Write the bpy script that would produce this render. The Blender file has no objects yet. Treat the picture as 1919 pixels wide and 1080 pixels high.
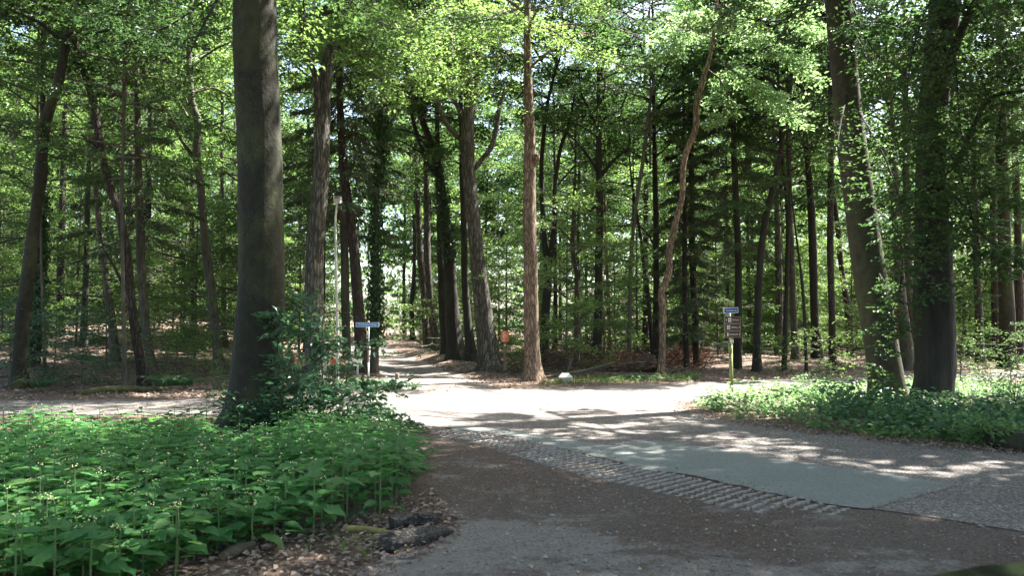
import bpy, math, random
import numpy as np
from mathutils import Vector

# ------------------------------------------------------------------ scene, camera, sky, sun, exposure
scene = bpy.context.scene
COL = scene.collection
PI = math.pi
W_PX, H_PX, F_PX, HORIZON = 1919.0, 1080.0, 1493.0, 615.0
CAM_H = 1.55
PITCH = math.atan((HORIZON - H_PX / 2) / F_PX)

cam_data = bpy.data.cameras.new('camera')
cam = bpy.data.objects.new('camera', cam_data)
COL.objects.link(cam)
cam_data.sensor_width = 36.0
cam_data.lens = 36.0 * F_PX / W_PX
cam.location = (0, 0, CAM_H)
cam.rotation_euler = (PI / 2 + PITCH, 0, 0)
cam_data.clip_start = 0.05
cam_data.clip_end = 2000
cam_data.dof.use_dof = True
cam_data.dof.focus_distance = 21.0
cam_data.dof.aperture_fstop = 3.2
scene.camera = cam

SUN_AZ, SUN_EL = math.radians(58), math.radians(57)      # azimuth clockwise from the view direction (+Y)
world = bpy.data.worlds.new('World')
scene.world = world
world.use_nodes = True
wn = world.node_tree.nodes
sky = wn.new('ShaderNodeTexSky')
sky.sky_type = 'NISHITA'
sky.sun_disc = False
sky.sun_elevation = SUN_EL
sky.sun_rotation = SUN_AZ
sky.air_density = 1.0
sky.dust_density = 3.0
sky.ozone_density = 0.8
world.node_tree.links.new(sky.outputs[0], wn['Background'].inputs[0])
wn['Background'].inputs[1].default_value = 0.085

sun_data = bpy.data.lights.new('sun', 'SUN')
sun = bpy.data.objects.new('sun', sun_data)
COL.objects.link(sun)
sun_data.energy = 5.0
sun_data.angle = math.radians(0.53)
sun_data.color = (1.0, 0.97, 0.91)
S = np.array([math.sin(SUN_AZ) * math.cos(SUN_EL), math.cos(SUN_AZ) * math.cos(SUN_EL), math.sin(SUN_EL)])
sun.rotation_euler = Vector(S).to_track_quat('Z', 'Y').to_euler()

scene.view_settings.view_transform = 'Standard'
scene.view_settings.look = 'None'
scene.view_settings.gamma = 1
scene.view_settings.exposure = 2.8
cy = scene.cycles
cy.use_denoising = True
cy.max_bounces = 8
cy.diffuse_bounces = 5
cy.glossy_bounces = 2
cy.transmission_bounces = 5
cy.caustics_reflective = False
cy.caustics_refractive = False
cy.sample_clamp_indirect = 6.0

random.seed(7)
RNG = np.random.default_rng(11)

# ------------------------------------------------------------------ pixels, terrain
def ray(px, py):
    dx, dy = (px - W_PX / 2) / F_PX, (H_PX / 2 - py) / F_PX
    c, s = math.cos(PITCH), math.sin(PITCH)
    return np.array([dx, c - s * dy, s + c * dy])

def at_depth(px, py, Y):
    r = ray(px, py)
    k = Y / r[1]
    return np.array([r[0] * k, Y, CAM_H + r[2] * k])

def flat(px, py):
    r = ray(px, py)
    k = -CAM_H / r[2]
    return np.array([r[0] * k, r[1] * k, 0.0])

FAR_X = np.array([-90, -30, -10.9, -6.2, -2.6, 0.5, 4.2, 7.7, 18.6, 40, 120.0])
FAR_Y = np.array([15.0, 15.8, 16.9, 17.5, 19.1, 20.3, 22.1, 23.6, 28.5, 38, 72.0])
TR_Y = np.array([18, 21, 24, 28, 34, 42, 52, 62, 75, 95.0])
TR_X = np.array([-1.6, -2.0, -2.6, -3.6, -5.0, -7.0, -9.4, -12.4, -18, -28.0])

def sstep(a, b, x):
    t = np.clip((x - a) / (b - a), 0, 1)
    return t * t * (3 - 2 * t)

def wob(x, y):
    return (np.sin(.31 * x + .7) * np.sin(.27 * y + 1.3) + .5 * np.sin(.53 * x + .36 * y + 2.) + .35 * np.sin(.9 * y - .7 * x))

def height(x, y):
    x = np.asarray(x, float); y = np.asarray(y, float)
    d = y - np.interp(x, FAR_X, FAR_Y)
    t = sstep(0.8, 7, d)
    dd = np.clip(d, 0, 60)
    slope = 0.008 + 0.052 * sstep(-3, -12, x - np.interp(y, TR_Y, TR_X))
    tx = np.abs(x - np.interp(y, TR_Y, TR_X))
    bank = 0.22 * np.exp(-((tx - 2.3) / 0.9) ** 2) * sstep(3, 9, d) - 0.12 * np.exp(-(tx / 1.5) ** 2) * sstep(3, 9, d)
    return t * (0.16 * wob(x, y)) * sstep(0.8, 3, tx) + slope * dd * t + bank

def hit(px, py):
    r = ray(px, py)
    k = 2.0
    while k < 140:
        p = r * k
        if CAM_H + p[2] <= height(p[0], p[1]):
            break
        k += 0.05
    return np.array([r[0] * k, r[1] * k, float(height(r[0] * k, r[1] * k))])

# ------------------------------------------------------------------ mesh helpers
class Buf:
    def __init__(self):
        self.v, self.f, self.m, self.n = [], [], [], 0
    def add(self, v, f, m=0):
        v = np.asarray(v, float).reshape(-1, 3); f = np.asarray(f, int).reshape(-1, 3)
        self.v.append(v); self.f.append(f + self.n); self.m.append(np.full(len(f), m)); self.n += len(v)
        return self
    def arrays(self):
        return np.concatenate(self.v), np.concatenate(self.f), np.concatenate(self.m)
    def tube(self, pts, rad, seg=8, m=0, cap=True):
        v, f = tube(pts, rad, seg, cap)
        return self.add(v, f, m)
    def box(self, c, s, m=0, rot=0.0):
        x, y, z = np.array(s) / 2
        v = np.array([[i * x, j * y, k * z] for i in (-1, 1) for j in (-1, 1) for k in (-1, 1)], float)
        if rot:
            cr, sr = math.cos(rot), math.sin(rot)
            v[:, :2] = v[:, :2] @ np.array([[cr, sr], [-sr, cr]])
        q = [(0, 1, 3, 2), (4, 6, 7, 5), (0, 4, 5, 1), (2, 3, 7, 6), (0, 2, 6, 4), (1, 5, 7, 3)]
        f = [t for a, b, c_, d in q for t in ((a, b, c_), (a, c_, d))]
        return self.add(v + np.array(c), f, m)

def mesh(name, v, f, mats, mi=None, smooth=False):
    me = bpy.data.meshes.new(name)
    nv, nf = len(v), len(f)
    me.vertices.add(nv); me.vertices.foreach_set('co', np.asarray(v, np.float32).ravel())
    me.loops.add(nf * 3); me.loops.foreach_set('vertex_index', np.asarray(f, np.int32).ravel())
    me.polygons.add(nf); me.polygons.foreach_set('loop_start', np.arange(0, nf * 3, 3, dtype=np.int32))
    for mt in (mats if isinstance(mats, (list, tuple)) else [mats]):
        me.materials.append(mt)
    if mi is not None:
        me.polygons.foreach_set('material_index', np.asarray(mi, np.int32))
    me.polygons.foreach_set('use_smooth', np.full(nf, smooth))
    me.update(calc_edges=True)
    return me

def bmesh_(name, buf, mats, smooth=False):
    v, f, m = buf.arrays()
    return mesh(name, v, f, mats, m, smooth)

def link(name, data, parent=None, loc=None, rz=None, scale=None):
    o = bpy.data.objects.new(name, data)
    COL.objects.link(o)
    if parent is not None: o.parent = parent
    if loc is not None: o.location = tuple(float(c) for c in loc)
    if rz is not None: o.rotation_euler = (0, 0, rz)
    if scale is not None: o.scale = (scale,) * 3 if np.isscalar(scale) else scale
    return o

def tag(o, label=None, cat=None, group=None, kind=None):
    if label: o['label'] = label
    if cat: o['category'] = cat
    if group: o['group'] = group
    if kind: o['kind'] = kind
    return o

def thing(name, label, cat, loc=(0, 0, 0), rz=0.0, group=None):
    return tag(link(name, None, None, loc, rz), label, cat, group)

def unit(a):
    a = np.asarray(a, float)
    return a / np.maximum(np.linalg.norm(a, axis=-1, keepdims=True), 1e-9)

def tube(pts, rad, seg=8, cap=True, lobes=None):
    pts = np.asarray(pts, float); k = len(pts)
    rad = np.broadcast_to(np.asarray(rad, float), (k,))
    T = unit(np.gradient(pts, axis=0))
    d = unit(pts[-1] - pts[0])
    ref = np.array([1., 0, 0]) if abs(d[0]) < 0.8 else np.array([0, 1., 0])
    A = unit(np.cross(np.broadcast_to(ref, T.shape), T)); B = np.cross(T, A)
    th = np.arange(seg) * 2 * PI / seg
    R = rad[:, None] * (np.ones((k, seg)) if lobes is None else lobes)
    v = pts[:, None, :] + R[..., None] * (A[:, None, :] * np.cos(th)[None, :, None] + B[:, None, :] * np.sin(th)[None, :, None])
    v = v.reshape(-1, 3)
    i = np.arange(k - 1)[:, None] * seg; j = np.arange(seg)[None, :]; jn = (j + 1) % seg
    a, b, c, e = i + j, i + jn, i + seg + jn, i + seg + j
    f = np.concatenate([np.stack([a, b, c], -1).reshape(-1, 3), np.stack([a, c, e], -1).reshape(-1, 3)])
    if cap:
        v = np.vstack([v, pts[0], pts[-1]]); n0 = k * seg
        j = np.arange(seg); jn = (j + 1) % seg
        f = np.vstack([f, np.stack([jn, j, np.full(seg, n0)], -1), np.stack([j + n0 - seg, jn + n0 - seg, np.full(seg, n0 + 1)], -1)])
    return v, f

def crv(pts, n):
    """Catmull-Rom through pts (any number of columns)."""
    p = np.asarray(pts, float)
    if len(p) == 2:
        t = np.linspace(0, 1, n)[:, None]
        return p[0] * (1 - t) + p[1] * t
    q = np.vstack([2 * p[0] - p[1], p, 2 * p[-1] - p[-2]])
    s = np.r_[0, np.cumsum(np.linalg.norm(np.diff(p[:, :3], axis=0), axis=1))]
    out = []
    for u in np.linspace(0, s[-1], n):
        i = min(np.searchsorted(s, u, side='right') - 1, len(p) - 2)
        t = (u - s[i]) / max(s[i + 1] - s[i], 1e-9)
        a, b, c, d = q[i:i + 4]
        out.append(.5 * (2 * b + (c - a) * t + (2 * a - 5 * b + 4 * c - d) * t * t + (3 * b - a - 3 * c + d) * t ** 3))
    return np.array(out)

# ------------------------------------------------------------------ materials
def mat(name):
    m = bpy.data.materials.new(name); m.use_nodes = True
    return m, m.node_tree.nodes, m.node_tree.links, m.node_tree.nodes['Principled BSDF']

def ramp(nodes, stops):
    r = nodes.new('ShaderNodeValToRGB')
    el = r.color_ramp.elements
    while len(el) < len(stops): el.new(0.5)
    for e, (p, c) in zip(el, stops):
        e.position = p; e.color = (*c, 1)
    return r

def noise(nodes, links, scale, detail=4, vec=None, rough=.55):
    n = nodes.new('ShaderNodeTexNoise'); n.inputs['Scale'].default_value = scale
    n.inputs['Detail'].default_value = detail; n.inputs['Roughness'].default_value = rough
    if vec is not None: links.new(vec, n.inputs['Vector'])
    return n

def mapped(nodes, links, scale=(1, 1, 1), out='Object'):
    tc = nodes.new('ShaderNodeTexCoord'); mp = nodes.new('ShaderNodeMapping')
    mp.inputs['Scale'].default_value = scale
    links.new(tc.outputs[out], mp.inputs['Vector'])
    return mp.outputs[0]

def bump(nodes, links, height_socket, bsdf, strength, dist):
    b = nodes.new('ShaderNodeBump'); b.inputs['Strength'].default_value = strength; b.inputs['Distance'].default_value = dist
    links.new(height_socket, b.inputs['Height']); links.new(b.outputs[0], bsdf.inputs['Normal'])
    return b

def mixc(nodes, links, fac, a, b):
    m = nodes.new('ShaderNodeMix'); m.data_type = 'RGBA'
    if isinstance(fac, float): m.inputs[0].default_value = fac
    else: links.new(fac, m.inputs[0])
    for sck, val in ((m.inputs[6], a), (m.inputs[7], b)):
        if isinstance(val, tuple): sck.default_value = (*val, 1)
        else: links.new(val, sck)
    return m.outputs[2]

def mathn(nodes, links, op, a, b=None):
    m = nodes.new('ShaderNodeMath'); m.operation = op
    for sck, val in zip(m.inputs, (a, b)):
        if val is None: continue
        if isinstance(val, (int, float)): sck.default_value = val
        else: links.new(val, sck)
    return m.outputs[0]

def plain(name, col, rough=.6, metal=0.0, var=.12, scale=8):
    m, n, l, b = mat(name)
    nz = noise(n, l, scale, 5, mapped(n, l))
    r = ramp(n, [(.3, tuple(c * (1 - var) for c in col)), (.7, tuple(min(1, c * (1 + var)) for c in col))])
    l.new(nz.outputs[0], r.inputs[0]); l.new(r.outputs[0], b.inputs['Base Color'])
    b.inputs['Roughness'].default_value = rough; b.inputs['Metallic'].default_value = metal
    return m

def bark(name, dark, light, ridge=(9, 9, 1.6), strength=.6, moss=0.0, dist=.03, crack=False, speck=0.0):
    m, n, l, b = mat(name)
    vec = mapped(n, l, ridge)
    a = noise(n, l, 1.6, 6, vec, .62)
    r = ramp(n, [(.32, dark), (.68, light)])
    l.new(a.outputs[0], r.inputs[0])
    big = noise(n, l, .7, 4, mapped(n, l, (1, 1, .5)))
    r2 = ramp(n, [(.35, (.7, .7, .7)), (.7, (1.25, 1.25, 1.25))])
    l.new(big.outputs[0], r2.inputs[0])
    mu = n.new('ShaderNodeMix'); mu.data_type = 'RGBA'; mu.blend_type = 'MULTIPLY'; mu.inputs[0].default_value = 1
    l.new(r.outputs[0], mu.inputs[6]); l.new(r2.outputs[0], mu.inputs[7])
    col = mu.outputs[2]
    if moss:
        mm = noise(n, l, 1.3, 6, mapped(n, l, (1, 1, .6)), .7)
        mr = ramp(n, [(.62 - .25 * moss, (0, 0, 0)), (.72 - .15 * moss, (1, 1, 1))])
        l.new(mm.outputs[0], mr.inputs[0])
        f = mathn(n, l, 'MULTIPLY', mr.outputs[0], .75)
        col = mixc(n, l, f, col, (.055, .06, .018))
    hs = a.outputs[0]
    if speck:                                                      # lichen dots, horizontal scars and fine grain of smooth bark
        vo = n.new('ShaderNodeTexVoronoi'); vo.inputs['Scale'].default_value = 26; l.new(mapped(n, l, (1, 1, .8)), vo.inputs['Vector'])
        sr = ramp(n, [(.10, (1, 1, 1)), (.2, (0, 0, 0))]); l.new(vo.outputs['Distance'], sr.inputs[0])
        pn_ = noise(n, l, 1.1, 3, mapped(n, l)); pr_ = ramp(n, [(.45, (0, 0, 0)), (.6, (1, 1, 1))]); l.new(pn_.outputs[0], pr_.inputs[0])
        col = mixc(n, l, mathn(n, l, 'MULTIPLY', mathn(n, l, 'MULTIPLY', sr.outputs[0], pr_.outputs[0]), speck), col, (.17, .16, .125))
        sc = noise(n, l, 1.6, 5, mapped(n, l, (2.2, 2.2, 16)), .6); scr = ramp(n, [(.64, (0, 0, 0)), (.70, (1, 1, 1))]); l.new(sc.outputs[0], scr.inputs[0])
        col = mixc(n, l, mathn(n, l, 'MULTIPLY', scr.outputs[0], .6), col, tuple(c * .4 for c in dark))
        fg = noise(n, l, 60, 4, mapped(n, l), .7)
        hs = mathn(n, l, 'SUBTRACT', mathn(n, l, 'ADD', a.outputs[0], mathn(n, l, 'MULTIPLY', fg.outputs[0], .25)), mathn(n, l, 'MULTIPLY', scr.outputs[0], .5))
    l.new(col, b.inputs['Base Color'])
    b.inputs['Roughness'].default_value = .9
    if crack:
        vo = n.new('ShaderNodeTexVoronoi'); vo.feature = 'DISTANCE_TO_EDGE'; vo.inputs['Scale'].default_value = 1.5
        wv = noise(n, l, 2.5, 3, vec)
        va = n.new('ShaderNodeVectorMath'); va.operation = 'ADD'
        l.new(vec, va.inputs[0]); l.new(wv.outputs[1], va.inputs[1]); l.new(va.outputs[0], vo.inputs['Vector'])
        cr = ramp(n, [(.0, (0, 0, 0)), (.25, (1, 1, 1))]); l.new(vo.outputs['Distance'], cr.inputs[0])
        hs = mathn(n, l, 'ADD', mathn(n, l, 'MULTIPLY', a.outputs[0], .5), cr.outputs[0])
        col2 = mixc(n, l, cr.outputs[0], tuple(c * .35 for c in dark), col)
        l.new(col2, b.inputs['Base Color'])
    bump(n, l, hs, b, strength, dist)
    return m

def leafmat(name, cols, trans=.42, rough=.42, tcol=None):
    m, n, l, b = mat(name)
    g = n.new('ShaderNodeNewGeometry')
    st = [(i / max(len(cols) - 1, 1), c) for i, c in enumerate(cols)]
    r = ramp(n, st); oi = n.new('ShaderNodeObjectInfo')
    l.new(mathn(n, l, 'FRACT', mathn(n, l, 'ADD', g.outputs['Random Per Island'], oi.outputs['Random'])), r.inputs[0])
    l.new(r.outputs[0], b.inputs['Base Color'])
    b.inputs['Roughness'].default_value = rough
    b.inputs['Specular IOR Level'].default_value = .45
    if trans > 0:
        t = n.new('ShaderNodeBsdfTranslucent')
        hs = n.new('ShaderNodeHueSaturation'); hs.inputs['Hue'].default_value = .486; hs.inputs['Saturation'].default_value = 1.05; hs.inputs['Value'].default_value = 1.9
        l.new(r.outputs[0], hs.inputs['Color']); l.new(hs.outputs[0], t.inputs['Color'])
        mx = n.new('ShaderNodeMixShader'); mx.inputs[0].default_value = trans
        l.new(b.outputs[0], mx.inputs[1]); l.new(t.outputs[0], mx.inputs[2])
        l.new(mx.outputs[0], n['Material Output'].inputs['Surface'])
    return m

M = {}
M['beech_bark'] = bark('beech_bark', (.012, .0105, .0045), (.030, .027, .0115), (7, 7, 4.5), .8, moss=.6, dist=.03, speck=.6)
M['beech_pale'] = bark('beech_pale', (.034, .03, .016), (.078, .069, .038), (5, 5, 3), .6, moss=.3, dist=.025, speck=.45)
M['dark_bark'] = bark('dark_bark', (.018, .0155, .0105), (.05, .043, .03), (5, 5, .9), .9, moss=.25, dist=.06)
M['oak_bark'] = bark('oak_bark', (.09, .08, .06), (.25, .225, .172), (10, 10, 1.6), .9, moss=.12, dist=.035, crack=True)
M['tan_bark'] = bark('tan_bark', (.22, .145, .095), (.48, .34, .23), (11, 11, 2.2), .8, moss=.0, dist=.03, crack=True)
M['red_bark'] = bark('red_bark', (.042, .03, .021), (.105, .074, .053), (9, 9, 2), .8, moss=.1, dist=.03, crack=True)
M['grey_bark'] = bark('grey_bark', (.05, .044, .031), (.135, .119, .086), (7, 7, 1.6), .6, moss=.25, dist=.025)
M['log_bark'] = bark('log_bark', (.09, .05, .032), (.30, .185, .125), (1.6, 8, 8), 1.0, moss=.05, dist=.05, crack=True)
M['dead_wood'] = bark('dead_wood', (.10, .085, .065), (.27, .24, .19), (6, 6, 6), .5, dist=.01)
M['small_log'] = bark('small_log', (.075, .065, .054), (.25, .225, .19), (7, 26, 26), 1.0, moss=.2, dist=.02, crack=True)
M['twig'] = plain('twig', (.06, .047, .034), .9, var=.4)
M['cut_wood'] = plain('cut_wood', (.24, .17, .09), .8, var=.3, scale=30)
M['cut_dark'] = plain('cut_dark', (.05, .045, .038), .9, var=.3, scale=30)
M['orange_wood'] = plain('orange_wood', (.5, .19, .07), .8, var=.3)
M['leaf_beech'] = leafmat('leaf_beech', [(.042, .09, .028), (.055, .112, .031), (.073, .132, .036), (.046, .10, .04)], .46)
M['leaf_light'] = leafmat('leaf_light', [(.09, .165, .046), (.12, .20, .054), (.105, .185, .054), (.15, .22, .074)], .52)  # pale leaf green; on beech boughs it paints sunlit, backlit leaves
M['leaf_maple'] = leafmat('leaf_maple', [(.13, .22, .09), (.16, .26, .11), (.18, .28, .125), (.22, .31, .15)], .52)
M['leaf_dark'] = leafmat('leaf_dark', [(.03, .07, .024), (.04, .088, .028), (.05, .10, .035)], .42)  # darker copy of the beech leaf, painting the shade on near boughs
M['needle'] = leafmat('needle', [(.06, .085, .045), (.08, .11, .058), (.1, .13, .068)], .35, .6)
M['leaf_bush'] = leafmat('leaf_bush', [(.04, .1, .05), (.052, .12, .06), (.065, .14, .065), (.05, .11, .045)], .38, .38)
M['balsam'] = leafmat('balsam', [(.042, .15, .042), (.054, .175, .047), (.07, .20, .052), (.06, .18, .056), (.10, .205, .055), (.046, .155, .046)], .42, .48)
M['flower'] = plain('flower', (.75, .75, .38), .6)
M['stem'] = plain('stem', (.10, .16, .05), .6)
M['ivy'] = leafmat('ivy', [(.015, .05, .012), (.025, .075, .018), (.04, .1, .02)], .25, .35)
M['grass'] = leafmat('grass', [(.07, .14, .03), (.10, .18, .04), (.13, .19, .06)], .4)
M['verge_leaf'] = leafmat('verge_leaf', [(.08, .17, .06), (.11, .21, .075), (.15, .25, .095), (.07, .15, .06)], .45)
M['litter'] = leafmat('litter', [(.13, .085, .06), (.2, .135, .095), (.28, .205, .155), (.36, .285, .22), (.15, .10, .078)], .1, .7)
M['bracken'] = leafmat('bracken', [(.12, .05, .028), (.17, .075, .04), (.22, .12, .07)], .15, .8)
M['chips'] = leafmat('chips', [(.28, .21, .13), (.36, .30, .2), (.18, .13, .08), (.2, .2, .07)], .0, .8)
M['pebble'] = leafmat('pebble', [(.11, .095, .08), (.2, .175, .15), (.3, .27, .235), (.15, .12, .095)], .0, .85)

# --- ground surfaces
def m_ground():
    m, n, l, b = mat('forest_floor')
    v = mapped(n, l)
    a = noise(n, l, 26, 6, v, .7); c = noise(n, l, .6, 4, v)
    r = ramp(n, [(.30, (.045, .03, .022)), (.48, (.11, .075, .054)), (.60, (.19, .138, .104)), (.72, (.28, .215, .165))])
    l.new(a.outputs[0], r.inputs[0])
    r2 = ramp(n, [(.4, (.75, .7, .65)), (.65, (1.15, 1.1, 1.05))]); l.new(c.outputs[0], r2.inputs[0])
    mu = n.new('ShaderNodeMix'); mu.data_type = 'RGBA'; mu.blend_type = 'MULTIPLY'; mu.inputs[0].default_value = 1
    l.new(r.outputs[0], mu.inputs[6]); l.new(r2.outputs[0], mu.inputs[7]); l.new(mu.outputs[2], b.inputs['Base Color'])
    b.inputs['Roughness'].default_value = .95
    bump(n, l, a.outputs[0], b, .8, .04)
    return m

def m_gravel():
    m, n, l, b = mat('gravel_dirt')
    v = mapped(n, l)
    warp = noise(n, l, .8, 3, v)
    big = noise(n, l, .62, 6, mapped(n, l, (1.0, 1.5, 1)), .66)
    fine = noise(n, l, 42, 6, v, .9)
    vo = n.new('ShaderNodeTexVoronoi'); vo.inputs['Scale'].default_value = 85; l.new(v, vo.inputs['Vector'])
    grey = ramp(n, [(.3, (.05, .041, .034)), (.44, (.205, .175, .15)), (.56, (.37, .325, .285)), (.7, (.55, .5, .45))]); l.new(fine.outputs[0], grey.inputs[0])
    brown = ramp(n, [(.32, (.04, .026, .019)), (.48, (.12, .082, .062)), (.62, (.27, .2, .155))]); l.new(fine.outputs[0], brown.inputs[0])
    sx = n.new('ShaderNodeSeparateXYZ'); l.new(v, sx.inputs[0])
    # the needle litter lies thickest beside the pavers; wheels keep the rest swept bare
    dist = mathn(n, l, 'SUBTRACT', 5.95, mathn(n, l, 'ADD', mathn(n, l, 'MULTIPLY', sx.outputs[0], .86), mathn(n, l, 'MULTIPLY', sx.outputs[1], .5)))
    d = mathn(n, l, 'ADD', mathn(n, l, 'MULTIPLY', dist, -.12), mathn(n, l, 'MULTIPLY', sx.outputs[1], .07))
    fac = mathn(n, l, 'ADD', mathn(n, l, 'MULTIPLY', mathn(n, l, 'SUBTRACT', big.outputs[0], .5), 1.9), mathn(n, l, 'ADD', d, .36))
    mid = noise(n, l, 4.0, 7, v, .85)
    fac = mathn(n, l, 'ADD', fac, mathn(n, l, 'MULTIPLY', mathn(n, l, 'SUBTRACT', mid.outputs[0], .5), 1.5))
    fac = mathn(n, l, 'ADD', fac, mathn(n, l, 'MULTIPLY', mathn(n, l, 'SUBTRACT', fine.outputs[0], .5), 1.0))
    fr = ramp(n, [(.40, (0, 0, 0)), (.58, (1, 1, 1))]); l.new(fac, fr.inputs[0])
    col = mixc(n, l, fr.outputs[0], grey.outputs[0], brown.outputs[0])
    rs = ramp(n, [(.86, (0, 0, 0)), (.93, (1, 1, 1))]); l.new(vo.outputs['Color'], rs.inputs[0])
    col = mixc(n, l, mathn(n, l, 'MULTIPLY', rs.outputs[0], .55), col, (.33, .32, .30))
    l.new(col, b.inputs['Base Color']); b.inputs['Roughness'].default_value = .92
    bump(n, l, mathn(n, l, 'ADD', fine.outputs[0], mathn(n, l, 'MULTIPLY', vo.outputs['Distance'], .5)), b, 1.0, .03)
    return m

def m_asphalt():
    m, n, l, b = mat('asphalt')
    v = mapped(n, l)
    vo = n.new('ShaderNodeTexVoronoi'); vo.inputs['Scale'].default_value = 55; l.new(v, vo.inputs['Vector'])
    rc = ramp(n, [(.0, (.045, .038, .034)), (.45, (.125, .108, .096)), (.8, (.245, .215, .195)), (1., (.5, .45, .41))])
    l.new(vo.outputs['Color'], rc.inputs[0])
    big = noise(n, l, .9, 5, v); fine = noise(n, l, 140, 3, v, .7)
    r2 = ramp(n, [(.35, (.82, .8, .79)), (.68, (1.18, 1.17, 1.15))]); l.new(big.outputs[0], r2.inputs[0])
    mu = n.new('ShaderNodeMix'); mu.data_type = 'RGBA'; mu.blend_type = 'MULTIPLY'; mu.inputs[0].default_value = 1
    l.new(rc.outputs[0], mu.inputs[6]); l.new(r2.outputs[0], mu.inputs[7]); l.new(mu.outputs[2], b.inputs['Base Color'])
    b.inputs['Roughness'].default_value = .85
    bump(n, l, mathn(n, l, 'ADD', vo.outputs['Distance'], fine.outputs[0]), b, .6, .012)
    return m

def m_patch():
    m, n, l, b = mat('slurry_patch')
    v = mapped(n, l)
    a = noise(n, l, 1.2, 6, v, .65); f = noise(n, l, 160, 3, v, .7); k = noise(n, l, 7, 4, v, .8)
    r = ramp(n, [(.3, (.14, .165, .152)), (.7, (.19, .215, .198))]); l.new(a.outputs[0], r.inputs[0])
    kr = ramp(n, [(.68, (0, 0, 0)), (.75, (1, 1, 1))]); l.new(k.outputs[0], kr.inputs[0])
    col = mixc(n, l, mathn(n, l, 'MULTIPLY', kr.outputs[0], .45), r.outputs[0], (.06, .055, .045))
    vo = n.new('ShaderNodeTexVoronoi'); vo.inputs['Scale'].default_value = 55; l.new(v, vo.inputs['Vector'])
    st = ramp(n, [(.0, (.045, .038, .034)), (.45, (.125, .108, .096)), (.8, (.245, .215, .195)), (1., (.5, .45, .41))]); l.new(vo.outputs['Color'], st.inputs[0])
    w = n.new('ShaderNodeAttribute'); w.attribute_name = 'worn'
    wn_ = noise(n, l, 9, 5, v, .75)
    fw = ramp(n, [(.45, (0, 0, 0)), (.66, (1, 1, 1))])
    l.new(mathn(n, l, 'ADD', mathn(n, l, 'MULTIPLY', w.outputs['Fac'], .75), mathn(n, l, 'MULTIPLY', wn_.outputs[0], .6)), fw.inputs[0])
    grit = mixc(n, l, .3, col, st.outputs[0])
    col = mixc(n, l, fw.outputs[0], st.outputs[0], grit)
    l.new(col, b.inputs['Base Color']); b.inputs['Roughness'].default_value = .75
    bump(n, l, f.outputs[0], b, .3, .005)
    return m

def m_concrete(name, lo, hi, sc=18):
    m, n, l, b = mat(name)
    v = mapped(n, l)
    a = noise(n, l, sc, 6, v, .75)
    r = ramp(n, [(.3, lo), (.7, hi)]); l.new(a.outputs[0], r.inputs[0]); l.new(r.outputs[0], b.inputs['Base Color'])
    b.inputs['Roughness'].default_value = .9
    bump(n, l, a.outputs[0], b, .5, .01)
    return m

def m_trail():
    m, n, l, b = mat('trail_dirt')
    v = mapped(n, l)
    a = noise(n, l, 22, 6, v, .75); g = noise(n, l, .8, 4, v)
    r = ramp(n, [(.3, (.09, .07, .06)), (.5, (.19, .16, .14)), (.7, (.33, .285, .26))])
    l.new(mathn(n, l, 'ADD', mathn(n, l, 'MULTIPLY', a.outputs[0], .7), mathn(n, l, 'MULTIPLY', g.outputs[0], .3)), r.inputs[0])
    l.new(r.outputs[0], b.inputs['Base Color']); b.inputs['Roughness'].default_value = .95
    bump(n, l, a.outputs[0], b, .7, .03)
    return m

M['ground'] = m_ground(); M['gravel'] = m_gravel(); M['asphalt'] = m_asphalt(); M['patch'] = m_patch(); M['trail'] = m_trail()
M['paver'] = m_concrete('paver_concrete', (.15, .128, .105), (.40, .36, .315), 30)
M['block'] = m_concrete('block_concrete', (.58, .55, .45), (.78, .75, .64), 14)

def in_poly(x, y, poly):
    x = np.asarray(x); inside = np.zeros(x.shape, bool)
    n = len(poly)
    for k in range(n):
        x1, y1 = poly[k][:2]; x2, y2 = poly[(k + 1) % n][:2]
        c = ((y1 > y) != (y2 > y)) & (x < (x2 - x1) * (y - y1) / (y2 - y1 + 1e-12) + x1)
        inside ^= c
    return inside
# ------------------------------------------------------------------ the setting
def axis(lo, hi, a, b, fine, coarse):
    return np.unique(np.round(np.r_[np.arange(lo, a, coarse), np.arange(a, b, fine), np.arange(b, hi + .01, coarse)], 3))
gx, gy = axis(-260, 260, -26, 32, .5, 6), axis(-40, 420, 16, 66, .5, 4)
X, Y = np.meshgrid(gx, gy)
Z = height(X, Y)
v = np.stack([X, Y, Z], -1).reshape(-1, 3)
i = (np.arange(len(gy) - 1)[:, None] * len(gx) + np.arange(len(gx) - 1)[None, :]).ravel()
f = np.vstack([np.stack([i, i + 1, i + len(gx) + 1], -1), np.stack([i, i + len(gx) + 1, i + len(gx)], -1)])
tag(link('ground', mesh('ground', v, f, M['ground'], smooth=True)), kind='structure')

def rough_poly(pts, step=.2, amp=.05, closed=True, seed=0):
    rng = np.random.default_rng(seed)
    out = []
    pts = [np.array(p[:2], float) for p in pts]
    for a, b in zip(pts, pts[1:] + pts[:1]):
        n = max(1, int(np.linalg.norm(b - a) / step))
        nrm = unit(np.array([-(b - a)[1], (b - a)[0]]))
        for k in range(n):
            t = k / n
            out.append(a + (b - a) * t + nrm * (rng.normal(0, amp) if 0 < k else 0))
    return out

def sheet(name, poly, z, m):
    me = bpy.data.meshes.new(name)
    me.from_pydata([(p[0], p[1], z) for p in poly], [], [list(range(len(poly)))])
    me.materials.append(m); me.update()
    if me.polygons[0].normal.z < 0: me.flip_normals()
    return tag(link(name, me), kind='structure')

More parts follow.
